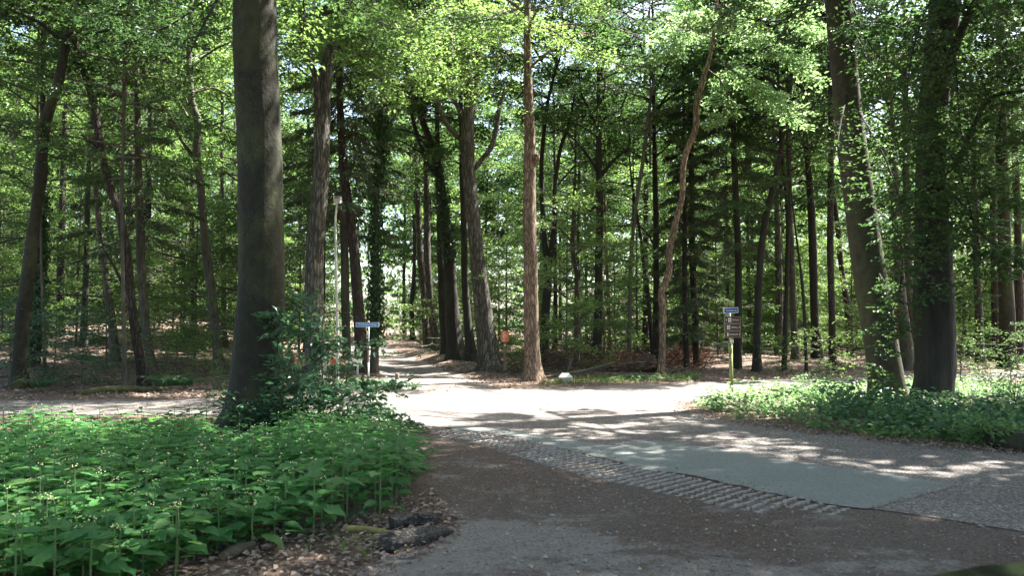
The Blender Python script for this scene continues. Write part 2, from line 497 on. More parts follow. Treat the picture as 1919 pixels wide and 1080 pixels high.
# gravel lay-by in front, worn bare where cars pull in
gp = [flat(720, 794), flat(800, 795), flat(950, 806), flat(1150, 852), flat(1300, 882), flat(1450, 912), flat(1640, 948), flat(1919, 988), (7.5, 3.9), (9, -8), (-.9, -8), flat(640, 1120), flat(690, 1060), flat(780, 1030), flat(855, 985), flat(825, 940), flat(795, 880), flat(760, 835)]
sheet('gravel_layby', rough_poly(gp, .16, .055, seed=1), .006, M['gravel'])
# the road and the cross road it meets
left_near = [(-9.5, 14.3), (-40, 12.4)]
far = [(x, y) for x, y in zip(FAR_X, FAR_Y) if -41 < x < 60]
rp = [flat(1919, 1000), flat(1780, 978), flat(1640, 958), flat(1450, 922), flat(1300, 893), flat(1150, 864), flat(950, 814), flat(800, 800), flat(700, 788), flat(640, 780)] + left_near
rp += [(-41, 15.6)] + far[0:] + [(40, 34.2), (18, 25.2), (11.5, 22.3), flat(1440, 729), flat(1345, 742), flat(1285, 757), flat(1290, 772), flat(1375, 793), flat(1520, 812), flat(1640, 826), flat(1919, 853), (14, 1.5), (9.4, -2.5)]
sheet('road', rough_poly(rp, .25, .035, seed=2), .012, M['asphalt'])
# smooth grey-green repair along the near edge
pp = [(835, 803), (860, 809), (932, 815), (1024, 838), (1128, 861), (1206, 883), (1294, 894), (1380, 913), (1480, 936), (1560, 950), (1626, 958), (1690, 944), (1745, 928), (1799, 912), (1672, 892), (1549, 876), (1450, 862), (1400, 851), (1307, 839), (1228, 828), (1194, 831), (1150, 838), (1080, 828), (970, 811), (900, 802), (850, 797)]
pq = rough_poly([flat(*p) for p in pp], .12, .02, seed=3)
P0 = np.array([p[:2] for p in pq]); nn = len(P0)
tang = unit(np.roll(P0, -2, 0) - np.roll(P0, 2, 0)); inw = np.stack([-tang[:, 1], tang[:, 0]], -1)
if not in_poly(*(P0 + inw * .06).T, P0).mean() > .5: inw = -inw
ins = .12 + .5 * sstep(2.3, 3.6, P0[:, 0]) * (P0[:, 1] > 7.2) + .05 * np.sin(np.arange(nn) * .9)
Q0 = P0 + inw * np.minimum(ins, .22)[:, None]
pm = bpy.data.meshes.new('asphalt_patch')
fcs = [[k, (k + 1) % nn, nn + (k + 1) % nn, nn + k] for k in range(nn)] + [list(range(nn, 2 * nn))]
pm.from_pydata([(x_, y_, .0165) for x_, y_ in P0] + [(x_, y_, .020) for x_, y_ in Q0], [], fcs)
at = pm.attributes.new('worn', 'FLOAT', 'POINT'); at.data.foreach_set('value', np.r_[np.zeros(nn), np.ones(nn)].astype(np.float32))
pm.materials.append(M['patch']); pm.update()
if pm.polygons[len(pm.polygons) - 1].normal.z < 0: pm.flip_normals()
tag(link('asphalt_patch', pm), kind='structure')
# trail
ty = np.arange(17.9, 94, .4); tx = np.interp(ty, TR_Y, TR_X)
hw = np.interp(ty, [17.9, 19.6, 22, 30, 94], [3.4, 2.3, 1.45, 1.25, 1.2])
us = np.linspace(-1, 1, 11)
tv = []
for a, b, w in zip(ty, tx, hw):
    for u in us:
        px_ = b + u * w + (.12 * math.sin(a * 1.7 + u) if abs(u) == 1 else 0)
        tv.append((px_, a, float(height(px_, a)) + .03 * (1 - abs(u) ** 4) * float(sstep(.1, 1.6, a - np.interp(px_, FAR_X, FAR_Y))) + .004))
i = (np.arange(len(ty) - 1)[:, None] * 11 + np.arange(10)[None, :]).ravel()
tag(link('trail', mesh('trail', np.array(tv), np.vstack([np.stack([i, i + 1, i + 12], -1), np.stack([i, i + 12, i + 11], -1)]), M['trail'], smooth=True)), kind='structure')

# ------------------------------------------------------------------ where the sun gets through the canopy
CORE = [flat(*p) for p in [(760, 742), (1000, 726), (1300, 716), (1420, 732), (1560, 748), (1570, 792), (1400, 788), (1240, 772), (1090, 768), (960, 772), (800, 800), (730, 800), (700, 760)]]
EDGE = [flat(*p) for p in [(600, 740), (760, 733), (1000, 718), (1300, 706), (1480, 715), (1640, 740), (1640, 812), (1400, 800), (1400, 820), (1050, 812), (960, 808), (740, 815), (660, 800)]]
def sunny(p, own=False, glades=False):
    """leaves whose shadow would fall in the clearing at the junction are not there"""
    g = p[:, :2] - S[:2] * (p[:, 2:3] / S[2])
    x, y = g[:, 0], g[:, 1]
    nz = np.sin(3.1 * x + 1.3 * y) + np.sin(2.3 * x - 4.7 * y + 1.) + .8 * np.sin(6.3 * x + 2.9 * y + 2.) + .6 * np.sin(-4.1 * x + 9.1 * y)
    out = in_poly(x, y, CORE) | (in_poly(x, y, EDGE) & (nz > -.1))
    # flecks on the balsam bed and along the trail
    out |= (((x + 5.2) / 2.4) ** 2 + ((y - 10.6) / .8) ** 2 < 1) & (nz > .0)
    out |= (np.abs(x - np.interp(y, TR_Y, TR_X) - .3) < 1.6) & (y > 21) & (y < 50) & (np.sin(1.35 * y + .8 * x) + .3 * nz > .45)
    # light reaching the maple above the far verge and the oak foliage left of it
    out |= (((x - 2.2) / 3.6) ** 2 + ((y - 21.3) / 2.0) ** 2 < 1) & (p[:, 2] > (11.6 if own else 8.2))
    out |= (((x + 6.0) / 3.0) ** 2 + ((y - 19.0) / 1.7) ** 2 < 1) & (p[:, 2] > (11.0 if own else 9.5))
    # glades deeper in the wood
    for cx_, cy_, rx_, ry_, th_ in ((-15, 30, 4.5, 2.6, -.1), (-9, 24.5, 2.2, 1.2, .2), (16, 33, 5, 2, .1), (1, 47, 12, 4, -.3), (20, 46, 6, 4, -.2), (-21, 44, 7, 4, -.3), (9, 36, 3, 2, .1)):
        if glades: out |= (((x - cx_) / rx_) ** 2 + ((y - cy_) / ry_) ** 2 < 1) & (nz > th_)
    out |= (((x + 1.0) / 8.5) ** 2 + ((y - 20.5) / 3.4) ** 2 < 1) & (p[:, 2] > 12.2)
    return out

# ------------------------------------------------------------------ foliage
def leaf_verts(P, D, N, L, w=.55, fold=.12, droop=.1):
    D = unit(D); Sd = unit(np.cross(D, N)); N = np.cross(Sd, D)
    L = np.asarray(L)[:, None]
    return np.stack([P, P + D * L * .45 + Sd * L * w * .5 + N * L * fold, P + D * L - N * L * droop, P + D * L * .45 - Sd * L * w * .5 + N * L * fold], 1)

def leaves_tris(n):
    i = np.arange(n)[:, None] * 4
    return np.concatenate([i + [[0, 1, 2]], i + [[0, 2, 3]]])

def sprays(C, D, s, per, L, rng, tilt=.3, flatn=.06, w=.55, spread=.3):
    """flat sprays of leaves: centres C, outward directions D, sizes s"""
    n = len(C)
    up = np.array([0, 0, 1.])
    N = unit(up + rng.normal(0, tilt, (n, 3)))
    D = unit(D - N * np.sum(D * N, -1, keepdims=True)); Sd = np.cross(D, N)
    C, D, Sd, N, s = [np.repeat(a, per, 0) for a in (C, D, Sd, N, s)]
    k = n * per
    u = rng.uniform(-.65, .65, k); vv = rng.normal(0, spread, k) * (1.15 - np.abs(u))
    P = C + D * (u * s)[:, None] + Sd * (vv * s)[:, None] + N * (rng.normal(0, flatn, k) * s)[:, None]
    P[:, 2] -= .25 * s * (u ** 2 + vv ** 2)
    a = np.sign(vv) * rng.uniform(.2, 1.3, k)
    LD = D * np.cos(a)[:, None] + Sd * np.sin(a)[:, None] + rng.normal(0, .22, (k, 3))
    LN = N + rng.normal(0, .38, (k, 3))
    return leaf_verts(P, LD, LN, L * rng.uniform(.6, 1.15, k), w)

def crown_template(seed, R, H, nleaf, L, n=24, low=.55, tilt=.3, up=(.35, .9), w=.55, stem=None):
    rng = np.random.default_rng(seed)
    B = Buf(); C, D, s = [], [], []
    if stem:
        pts = np.array([[.06 * math.sin(2.1 * q), .06 * math.cos(1.7 * q) - .06, q * H] for q in np.linspace(-.15 / H * 4, 1, 12)])
        B.tube(pts, np.linspace(stem, stem * .15, 12), 7)
    for i in range(n):
        t = (i + .5) / n
        z = H * t * .92
        prof = (low + (1 - low) * t / .35) if t < .35 else math.sqrt(max(.04, 1 - ((t - .35) / .72) ** 2))
        Lb = R * prof * rng.uniform(.7, 1.12)
        az = i * 2.399 + rng.normal(0, .3)
        el = rng.uniform(*up)
        q = np.linspace(0, 1, 6)
        bend = rng.normal(0, .3)
        a2 = az + bend * q
        rr = Lb * q
        pts = np.stack([np.cos(a2) * rr, np.sin(a2) * rr, z + Lb * (np.tan(el) * q * (1 - .55 * q)) * .7], -1) + rng.normal(0, .03 * Lb, (6, 3)) * q[:, None]
        r0 = .012 * Lb + .012
        B.tube(pts, np.linspace(r0, r0 * .25, 6), 5, cap=False)
        m = max(4, int(Lb * 2.0))
        for j in range(m):
            t2 = .3 + .7 * (j + .5) / m
            base = np.array([np.interp(t2, q, pts[:, c]) for c in range(3)])
            side = 1 if j % 2 else -1
            a3 = az + bend * t2 + side * rng.uniform(.5, 1.2)
            l2 = Lb * rng.uniform(.22, .42) * (1.15 - .5 * t2)
            e2 = rng.uniform(-.25, .45)
            d2 = np.array([math.cos(a3) * math.cos(e2), math.sin(a3) * math.cos(e2), math.sin(e2)])
            B.tube(np.stack([base, base + d2 * l2 * .5 + [0, 0, .04], base + d2 * l2]), [r0 * .35, r0 * .25, r0 * .12], 4, cap=False)
            for k in (.45, 1.0):
                C.append(base + d2 * l2 * k + rng.normal(0, .1, 3)); D.append(d2); s.append(rng.uniform(.7, 1.25) * (.45 + .13 * Lb))
        C.append(pts[-1]); D.append(pts[-1] - pts[-2]); s.append(.8)
    C, D, s = np.array(C), unit(np.array(D)), np.array(s)
    per = max(6, int(nleaf / len(C)))
    lv = sprays(C, D, s, per, L, rng, tilt, w=w)
    bv, bf, _ = B.arrays()
    return dict(bv=bv, bf=bf, lv=lv)

def spruce_template(seed, R, H, ntw, stem=None, dead=0.0):
    rng = np.random.default_rng(seed)
    B = Buf(); P, D, L = [], [], []
    if stem:
        B.tube([[0, 0, -.3], [0, 0, H * .5], [0, 0, H]], [stem, stem * .6, .02], 8)
    n = int(H * 5)
    for i in range(n):
        t = (i + .5) / n; z = H * t
        Lb = R * (1 - t) ** .8 * rng.uniform(.75, 1.1) + .15
        az = i * 2.399 + rng.normal(0, .3)
        q = np.linspace(0, 1, 6)
        pts = np.stack([np.cos(az) * Lb * q, np.sin(az) * Lb * q, z + Lb * (.12 * q - .42 * q ** 2 + .1 * q ** 3)], -1)
        B.tube(pts, np.linspace(.02, .005, 6), 4, cap=False)
        m = int(ntw / n)
        tt = rng.uniform(.15, 1, m)
        base = np.stack([np.interp(tt, q, pts[:, c]) for c in range(3)], -1)
        sd = np.where(rng.random(m) > .5, 1, -1) * rng.uniform(.3, 1.25, m)
        d = np.stack([np.cos(az + sd), np.sin(az + sd), rng.uniform(-.95, -.05, m)], -1)
        off = rng.uniform(0, .55, m)[:, None] * unit(d) * (Lb * (1.1 - tt) * .45)[:, None]
        P.append(base + off); D.append(d); L.append(rng.uniform(.16, .34, m))
    P, D, L = np.vstack(P), np.vstack(D), np.concatenate(L)
    lv = leaf_verts(P, D, rng.normal(0, .5, D.shape) + [0, 0, 1], L, .17, .02, .15)
    bv, bf, _ = B.arrays()
    return dict(bv=bv, bf=bf, lv=lv)

def crown_mesh(name, tp, mats, keep=None):
    lv = tp['lv'] if keep is None else tp['lv'][keep]
    n = len(lv)
    v = np.vstack([tp['bv'], lv.reshape(-1, 3)])
    f = np.vstack([tp['bf'], leaves_tris(n) + len(tp['bv'])])
    mi = np.r_[np.zeros(len(tp['bf']), int), np.ones(2 * n, int)]
    return mesh(name, v, f, mats, mi)

TP = {
    'beech1': crown_template(1, 4.6, 10, 16500, .168, 26, tilt=.28),
    'beech2': crown_template(2, 4.2, 11, 16000, .168, 26, tilt=.35),
    'light1': crown_template(3, 4.0, 9, 14000, .162, 24, tilt=.4),
    'light2': crown_template(4, 3.6, 10, 14000, .162, 24, tilt=.45),
    'tall1': crown_template(5, 3.2, 12, 13500, .15, 26, low=.4, tilt=.4),
    'pine': crown_template(6, 2.6, 6, 9500, .15, 16, tilt=.6, w=.3),
    'low1': crown_template(8, 3.2, 9, 12000, .135, 24, low=.8, tilt=.34, up=(.1, .55), stem=.06),
    'low2': crown_template(9, 2.8, 7.5, 10500, .135, 20, low=.9, tilt=.34, up=(.05, .5), stem=.05),
    'sap1': crown_template(10, 1.3, 2.6, 1500, .1, 13, low=.9, tilt=.18, up=(.0, .4), stem=.022),
    'sap2': crown_template(11, 1.0, 2.0, 1100, .1, 11, low=.9, tilt=.2, up=(.0, .5), stem=.018),
    'spruce1': spruce_template(12, 2.2, 12, 11000),
    'spruce2': spruce_template(13, 1.6, 10, 6000, stem=.10),
    'shade1': crown_template(16, 4.6, 10, 11000, .25, 24, tilt=.3),
    'shade2': crown_template(17, 4.2, 11, 11000, .25, 24, tilt=.35),
    'far1': crown_template(14, 5.0, 13, 12000, .27, 24, low=.6, tilt=.4),
    'far2': crown_template(15, 4.5, 14, 10000, .25, 24, low=.6, tilt=.5),
}
CM = {}
def crown_obj(key, mkey, parent, base, loc, rz, sc, bk='grey_bark', name='crown', own=False):
    tp = TP[key]
    lv0 = tp['lv'][:, 0]
    c, s_ = math.cos(rz), math.sin(rz)
    w = (lv0 * sc) @ np.array([[c, s_, 0], [-s_, c, 0], [0, 0, 1]]) + np.asarray(loc) + np.asarray(base)
    rm = sunny(w, own)
    rg_ = sunny(w, own, True)
    if rg_.mean() > .16: rm = rg_
    mats = [M[bk], M[mkey]]
    if rm.mean() > .012 and rm.sum() > 80:
        me = crown_mesh('crown', tp, mats, ~rm)
    else:
        k = (key, mkey, bk)
        if k not in CM: CM[k] = crown_mesh('crown', tp, mats)
        me = CM[k]
    return tag(link(name, me, parent, loc, rz, sc), kind='stuff')

# ------------------------------------------------------------------ trees
def trunk_data(pts, bk, seg, flare, seed, step=.28, rough=.035):
    """pts: rows x, y, z, radius, local to the base"""
    rng = np.random.default_rng(seed)
    Ltot = np.sum(np.linalg.norm(np.diff(pts[:, :3], axis=0), axis=1))
    n = max(8, int(Ltot / step))
    q = crv(pts, n)
    zz = q[:, 2]
    low = np.r_[q[0:1].copy(), q]
    low[0, 2] -= .45
    low[0, 3] *= 1.1
    zz = np.clip(low[:, 2], -.1, None)
    th = np.arange(seg) * 2 * PI / seg
    ph = rng.uniform(0, 6.28, 6)
    fl = flare * np.exp(-zz / .32)
    lob = 1 + fl[:, None] * (1 + .45 * np.sin(5 * th + ph[0])[None] + .25 * np.sin(3 * th + ph[1])[None])
    lob += rough * (np.sin(2 * th[None] + 1.1 * zz[:, None] + ph[2]) + np.sin(3 * th[None] - 1.7 * zz[:, None] + ph[3])) + rng.normal(0, rough * .35, lob.shape)
    v, f = tube(low[:, :3], np.maximum(low[:, 3], .008), seg, True, lob)
    return mesh('trunk', v, f, M[bk], smooth=True)

def tree(name, label, cat, pix, bk, crown=None, depth=None, top=17.0, zc=8.0, cs=1.0, leaf='leaf_beech', seg=14, flare=.35, group=None, limbs=(), rough=.035, step=.28):
    """pix: image points (x, y, width) from the base up; the trunk stands in the plane of its base"""
    if depth is None:
        b = hit(pix[0][0], pix[0][1])
    else:
        b = at_depth(pix[0][0], pix[0][1], depth); b[2] = float(height(b[0], b[1]))
    Yd = b[1]
    seed = int(abs(pix[0][0] * 7 + pix[0][1])) % 9973
    rng = np.random.default_rng(seed)
    rows = []
    for k, (x, y, w) in enumerate(pix):
        p = b if k == 0 else at_depth(x, y, Yd)
        if k and p[2] < b[2] + .3 * k: continue
        rows.append([*(p - b), w * .5 * Yd / F_PX])
    rows = np.array(rows)
    d = rows[-1, :3] - rows[-2, :3]; d = d / max(d[2], .2)
    last = rows[-1]
    if top > last[2] + 1.5:
        rest = top - last[2]
        ext = []
        for t in (.35, .7, 1.0):
            ext.append([last[0] + d[0] * rest * t * (1 - .55 * t), last[1] + .25 * math.sin(seed) * t, last[2] + rest * t, max(.02, last[3] * (1 - .8 * t))])
        rows = np.vstack([rows, ext])
    o = thing(name, label, cat, b, 0, group)
    link('trunk', trunk_data(rows, bk, seg, flare, seed, step, rough), o)
    for lb in limbs:
        q = np.array([[*(at_depth(x, y, Yd + dz) - b), w * .5 * Yd / F_PX] for (x, y, w, dz) in lb])
        q = crv(q, max(6, len(q) * 4))
        vv, ff = tube(q[:, :3], np.maximum(q[:, 3], .006), 8)
        link('limb', mesh('limb', vv, ff, M[bk], smooth=True), o)
    if crown:
        zt = rows[:, 2]
        cx = np.interp(zc + 2, zt, rows[:, 0]); cyy = np.interp(zc + 2, zt, rows[:, 1])
        crown_obj(crown, leaf, o, b, (cx, cyy, zc), rng.uniform(0, 6.28), cs, bk, own='snaking' in label or 'forked limbs' in label)
    return o, b, rows

def bough(parent, base, pts, nleaf, L, leaf, bk, width=1.0, seed=0, name='bough', cull=False, tilt=.3, droop=0.0, r0=.035):
    """a limb with side twigs and leaf sprays; pts in world space"""
    rng = np.random.default_rng(seed)
    q = crv(np.array(pts, float) - base, 12)
    B = Buf(); B.tube(q, np.linspace(r0, r0 * .2, 12), 6)
    C, D, s = [], [], []
    ax = unit(q[-1] - q[0])
    n = max(8, int(np.linalg.norm(q[-1] - q[0]) * 5))
    for j in range(n):
        t = .12 + .88 * (j + .5) / n
        b0 = np.array([np.interp(t, np.linspace(0, 1, 12), q[:, c]) for c in range(3)])
        side = np.cross(ax, [0, 0, 1.]); side = side / max(np.linalg.norm(side), .1)
        if np.linalg.norm(np.cross(ax, [0, 0, 1.])) < .35:
            a = rng.uniform(0, 6.28); side = np.array([math.cos(a), math.sin(a), 0])
        d2 = unit(side * (1 if j % 2 else -1) * rng.uniform(.5, 1) + ax * rng.uniform(.2, .8) + np.array([0, 0, rng.uniform(-.3, .25) - droop]))
        l2 = width * rng.uniform(.5, 1.1) * (1.1 - .45 * t)
        B.tube(np.stack([b0, b0 + d2 * l2 * .5 + [0, 0, .05], b0 + d2 * l2 - [0, 0, droop * .3 * l2]]), [r0 * .4, r0 * .28, r0 * .12], 4, cap=False)
        for k in (.35, .7, 1.05):
            C.append(b0 + d2 * l2 * k + rng.normal(0, .05, 3) - [0, 0, droop * .2 * l2 * k]); D.append(d2 - np.array([0, 0, droop])); s.append(.38 * width * rng.uniform(.8, 1.3) + .12)
    C, D, s = np.array(C), unit(np.array(D)), np.array(s)
    lv = sprays(C, D, s, max(4, int(nleaf / len(C))), L, rng, tilt)
    if cull: lv = lv[~sunny(lv[:, 0] + base)]
    bv, bf, _ = B.arrays()
    me = crown_mesh(name, dict(bv=bv, bf=bf, lv=lv), [M[bk], M[leaf]])
    return tag(link(name, me, parent), kind='stuff')

TREES = {}
def T(key, *a, **k):
    TREES[key] = tree(*a, **k)
    return TREES[key]

# --- the two foreground groups
T('big', 'beech_tree', 'massive dark mossy beech trunk rising from the green balsam bed at left', 'tree',
  [(476, 800, 96), (480, 740, 92), (484, 650, 90), (490, 540, 87), (488, 400, 84), (487, 270, 81), (478, 100, 80), (477, 0, 79)], 'beech_bark', 'beech1', top=19, zc=9.5, cs=1.35, seg=28, flare=.42, step=.14, rough=.018)
T('twin_l', 'beech_tree', 'smooth leaning beech trunk, left one of the twin trunks on the right verge', 'tree',
  [(1663, 752, 62), (1658, 700, 61), (1650, 640, 61), (1636, 548, 60), (1624, 474, 57), (1613, 400, 54), (1594, 250, 52), (1584, 150, 49), (1570, 0, 48)], 'beech_pale', 'beech2', top=19, zc=9.5, cs=1.25, seg=24, flare=.22, step=.18, rough=.02)
T('twin_r', 'oak_tree', 'thick blackish furrowed trunk, right one of the twin trunks on the right verge', 'tree',
  [(1745, 762, 74), (1752, 710, 70), (1754, 659, 70), (1751, 585, 69), (1747, 474, 61), (1745, 400, 56), (1748, 250, 54), (1755, 130, 52), (1772, 0, 52)], 'dark_bark', 'beech1', top=18, zc=9.5, cs=1.2, seg=24, flare=.16, step=.18, rough=.05,
  limbs=[[(1765, 160, 20, 0), (1800, 60, 16, -.5), (1850, -40, 12, -1)], [(1760, 330, 12, 0), (1795, 300, 10, -.5), (1850, 190, 8, -1), (1919, 170, 6, -1.5)]])
# --- left side, beyond the cross road
T('l1', 'oak_tree', 'grey trunk curving up to the right at the left edge, beside the road', 'tree',
  [(35, 728, 27), (40, 640, 25), (43, 585, 26), (54, 511, 26), (62, 440, 22), (74, 350, 20), (83, 240, 20), (111, 150, 18), (125, 65, 15), (140, 0, 14)], 'beech_bark', 'light1', zc=8, limbs=[[(125, 65, 9, 0), (160, 45, 7, -.5), (205, 35, 5, -1)], [(120, 80, 8, 0), (70, 40, 7, -.5), (10, 12, 5, -1.2)], [(76, 240, 5, 0), (30, 238, 4, .3), (-10, 232, 3, .5)]])
T('l2', 'pine_tree', 'ivy covered blackish trunk just behind the curving trunk at left edge', 'tree',
  [(60, 684, 24), (66, 600, 20), (72, 520, 16), (78, 455, 13), (80, 300, 11)], 'dark_bark', 'pine', zc=9)
T('l3', 'beech_tree', 'thin straight pole-like stem right of the curving trunk at left edge', 'tree', [(84, 704, 6), (82, 620, 6), (78, 500, 5), (76, 400, 4)], 'grey_bark', 'low2', top=9, zc=5, cs=.8, seg=8)
T('l4', 'pine_tree', 'reddish pine trunk with broken white stubs on the sunlit bank at left', 'tree', [(115, 606, 14), (113, 540, 13), (116, 400, 12), (119, 320, 11), (122, 200, 9)], 'red_bark', 'pine', depth=38, zc=11, limbs=[[(121, 500, 4, 0), (132, 520, 3, -.3), (146, 510, 2, -.6)], [(120, 480, 4, 0), (128, 490, 3, -.3), (138, 503, 2, -.6)]])
T('l5', 'pine_tree', 'slightly crooked dark trunk left of the slanting red-brown trunk', 'tree', [(217, 668, 16), (211, 610, 15), (203, 555, 14), (193, 480, 12), (184, 400, 11), (178, 300, 10), (172, 180, 8)], 'grey_bark', 'tall1', zc=9, depth=26)
T('l6', 'pine_tree', 'red-brown trunk slanting to the left as it rises, behind the left road', 'tree',
  [(270, 724, 19), (262, 670, 17), (255, 630, 17), (244, 548, 16), (237, 474, 17), (224, 400, 14), (206, 350, 14), (189, 280, 14), (177, 200, 13), (162, 150, 12), (148, 100, 12), (132, 60, 11)], 'red_bark', 'pine', top=12, zc=9, limbs=[[(236, 548, 6, 0), (214, 500, 5, -.2), (196, 470, 4, -.3), (187, 432, 4, -.4)], [(187, 280, 5, 0), (170, 265, 4, -.3), (152, 252, 3, -.6)], [(155, 125, 7, 0), (140, 110, 5, -.3), (118, 70, 4, -.6)]])
T('l7', 'beech_tree', 'thin dark upright stem touching the slanting red-brown trunk on its left', 'tree', [(234, 728, 9), (233, 650, 8), (231, 560, 7), (229, 400, 6), (231, 250, 5)], 'grey_bark', 'low1', top=10, zc=5, cs=.8, seg=8)
T('l8', 'spruce_tree', 'tall spruce with drooping grey-green boughs between the slanting and wavy trunks', 'tree', [(286, 681, 18), (272, 600, 16), (265, 511, 16), (262, 400, 15), (258, 250, 12)], 'grey_bark', 'spruce1', depth=24.5, top=17, zc=3.8, leaf='needle', flare=.2)
T('l9', 'oak_tree', 'wavy brown trunk with a long bare limb, left of the massive beech', 'tree',
  [(412, 700, 19), (404, 620, 17), (396, 548, 17), (387, 474, 16), (380, 400, 14), (376, 350, 14), (368, 290, 15), (372, 235, 14), (360, 190, 13), (354, 125, 11), (356, 60, 9)], 'grey_bark', 'light2', zc=8.3, leaf='leaf_light',
  limbs=[[(366, 300, 8, 0), (340, 262, 7, -.1), (320, 225, 6, -.3), (300, 190, 6, -.5), (272, 160, 5, -.7), (270, 110, 4, -.9)], [(372, 240, 5, 0), (395, 235, 4, -.3), (420, 228, 3, -.5)], [(360, 175, 5, 0), (400, 165, 4, .3), (430, 180, 3, .5)]])
T('l10', 'pine_tree', 'small far trunk between the wavy trunk and the massive beech', 'tree', [(421, 622, 11), (419, 540, 10), (417, 400, 8)], 'grey_bark', 'tall1', depth=36, zc=8)
T('l11', 'pine_tree', 'distant reddish trunk in sun left of the wavy brown trunk', 'tree', [(365, 600, 10), (361, 500, 9), (360, 400, 8)], 'red_bark', 'pine', depth=42, zc=9)
# --- centre left
T('c1', 'oak_tree', 'stout brown oak with forking top just right of the massive beech', 'tree',
  [(592, 724, 40), (590, 640, 36), (588, 540, 34), (592, 450, 33), (600, 350, 31), (606, 200, 27), (612, 130, 24), (626, 70, 18), (645, 20, 14)], 'oak_bark', 'light1', zc=8.6, leaf='leaf_light', seg=20, depth=21.5, step=.2,
  limbs=[[(600, 230, 15, 0), (594, 180, 13, -.2), (590, 140, 12, -.3), (572, 90, 10, -.5), (562, 20, 8, -.7)], [(620, 95, 9, 0), (650, 46, 7, -.4), (700, 58, 5, -.8)]])
T('c2', 'spruce_tree', 'leaning spruce trunk behind the blue street sign left of the trail', 'tree', [(681, 700, 24), (676, 640, 22), (670, 560, 21), (664, 470, 20), (655, 400, 18), (645, 330, 16), (640, 250, 14)], 'red_bark', 'spruce1', depth=25.2, top=17, zc=5, leaf='needle', flare=.2)
T('c3', 'spruce_tree', 'straight dull spruce trunk right behind the tall lamp post', 'tree', [(650, 690, 17), (648, 600, 16), (646, 500, 15), (643, 380, 13), (640, 250, 11)], 'grey_bark', 'spruce1', depth=28, top=18, zc=4.5, leaf='needle', flare=.15)
T('c4', 'oak_tree', 'ivy wrapped trunk at the left mouth of the trail', 'tree', [(700, 692, 16), (703, 640, 14), (704, 585, 13), (704, 474, 13), (706, 400, 13), (712, 325, 13), (717, 200, 12), (732, 125, 10), (745, 40, 8)], 'grey_bark', 'light2', depth=26, zc=8, leaf='leaf_light')
T('c5', 'beech_tree', 'brown trunk beside the trail, left of a pair lit at the foot', 'tree', [(801, 650, 14), (795, 560, 13), (787, 474, 12), (782, 350, 10)], 'oak_bark', 'beech2', depth=43, zc=8)
T('c6', 'beech_tree', 'brown trunk with sunlit foot on the right bank of the trail', 'tree', [(818, 656, 16), (808, 580, 14), (802, 500, 13), (800, 400, 12)], 'oak_bark', 'light1', depth=39, zc=8)
T('c7', 'beech_tree', 'narrow black trunk close left of the flared dark trunk by the trail', 'tree', [(836, 664, 17), (829, 580, 14), (826, 480, 13), (822, 350, 11)], 'dark_bark', 'tall1', depth=35, zc=8)
T('c8', 'beech_tree', 'broad dark trunk with flared foot beside the trail', 'tree', [(855, 674, 36), (848, 600, 27), (844, 520, 23), (838, 450, 21), (828, 360, 17), (815, 290, 15), (790, 220, 12)], 'dark_bark', 'beech1', depth=32.5, zc=7.5, seg=18, flare=.3, limbs=[[(826, 340, 10, 0), (800, 300, 9, .5), (775, 230, 7, .8), (765, 170, 5, 1)]])
T('c9', 'beech_tree', 'straight dark trunk between the flared trunk and the leaning oak', 'tree', [(885, 676, 22), (876, 600, 15), (871, 520, 13), (869, 420, 12), (866, 300, 11)], 'dark_bark', 'beech2', depth=31.5, zc=9)
T('c10', 'oak_tree', 'big grey-brown oak leaning left with forked limbs, beside the orange notice', 'tree',
  [(920, 697, 42), (912, 640, 36), (902, 548, 31), (893, 474, 28), (886, 400, 26), (878, 310, 25), (876, 250, 25), (879, 200, 22), (877, 130, 17), (872, 50, 13)], 'oak_bark', 'light1', zc=10.5, leaf='leaf_light', seg=22, depth=26.6, step=.2,
  limbs=[[(864, 262, 9, 0), (845, 243, 9, -.2), (830, 220, 9, -.4), (820, 185, 8, -.6), (813, 150, 7, -.8), (812, 100, 5, -1)], [(872, 228, 9, 0), (855, 195, 9, -.2), (838, 172, 8, -.4), (813, 144, 7, -.7), (790, 130, 5, -1)], [(888, 318, 9, 0), (905, 296, 9, -.1), (922, 272, 9, -.2), (932, 228, 9, -.3), (940, 185, 8, -.4), (962, 148, 6, -.6)], [(883, 215, 14, 0), (893, 170, 13, .1), (898, 120, 12, .2), (905, 50, 9, .3)]])
T('c11', 'maple_tree', 'straight orange-brown trunk standing on the far verge beside the white block', 'tree',
  [(998, 714, 37), (997, 670, 29), (996, 600, 27.5), (994, 500, 26.5), (992, 400, 25.5), (993, 300, 22), (991, 200, 18), (988, 75, 14), (988, 0, 12)], 'tan_bark', 'light2', zc=8.9, leaf='leaf_beech', seg=22, flare=.3, step=.18, cs=1.1,
  limbs=[[(1000, 310, 10, 0), (1006, 296, 11, -.15), (1004, 288, 8, -.25)]])
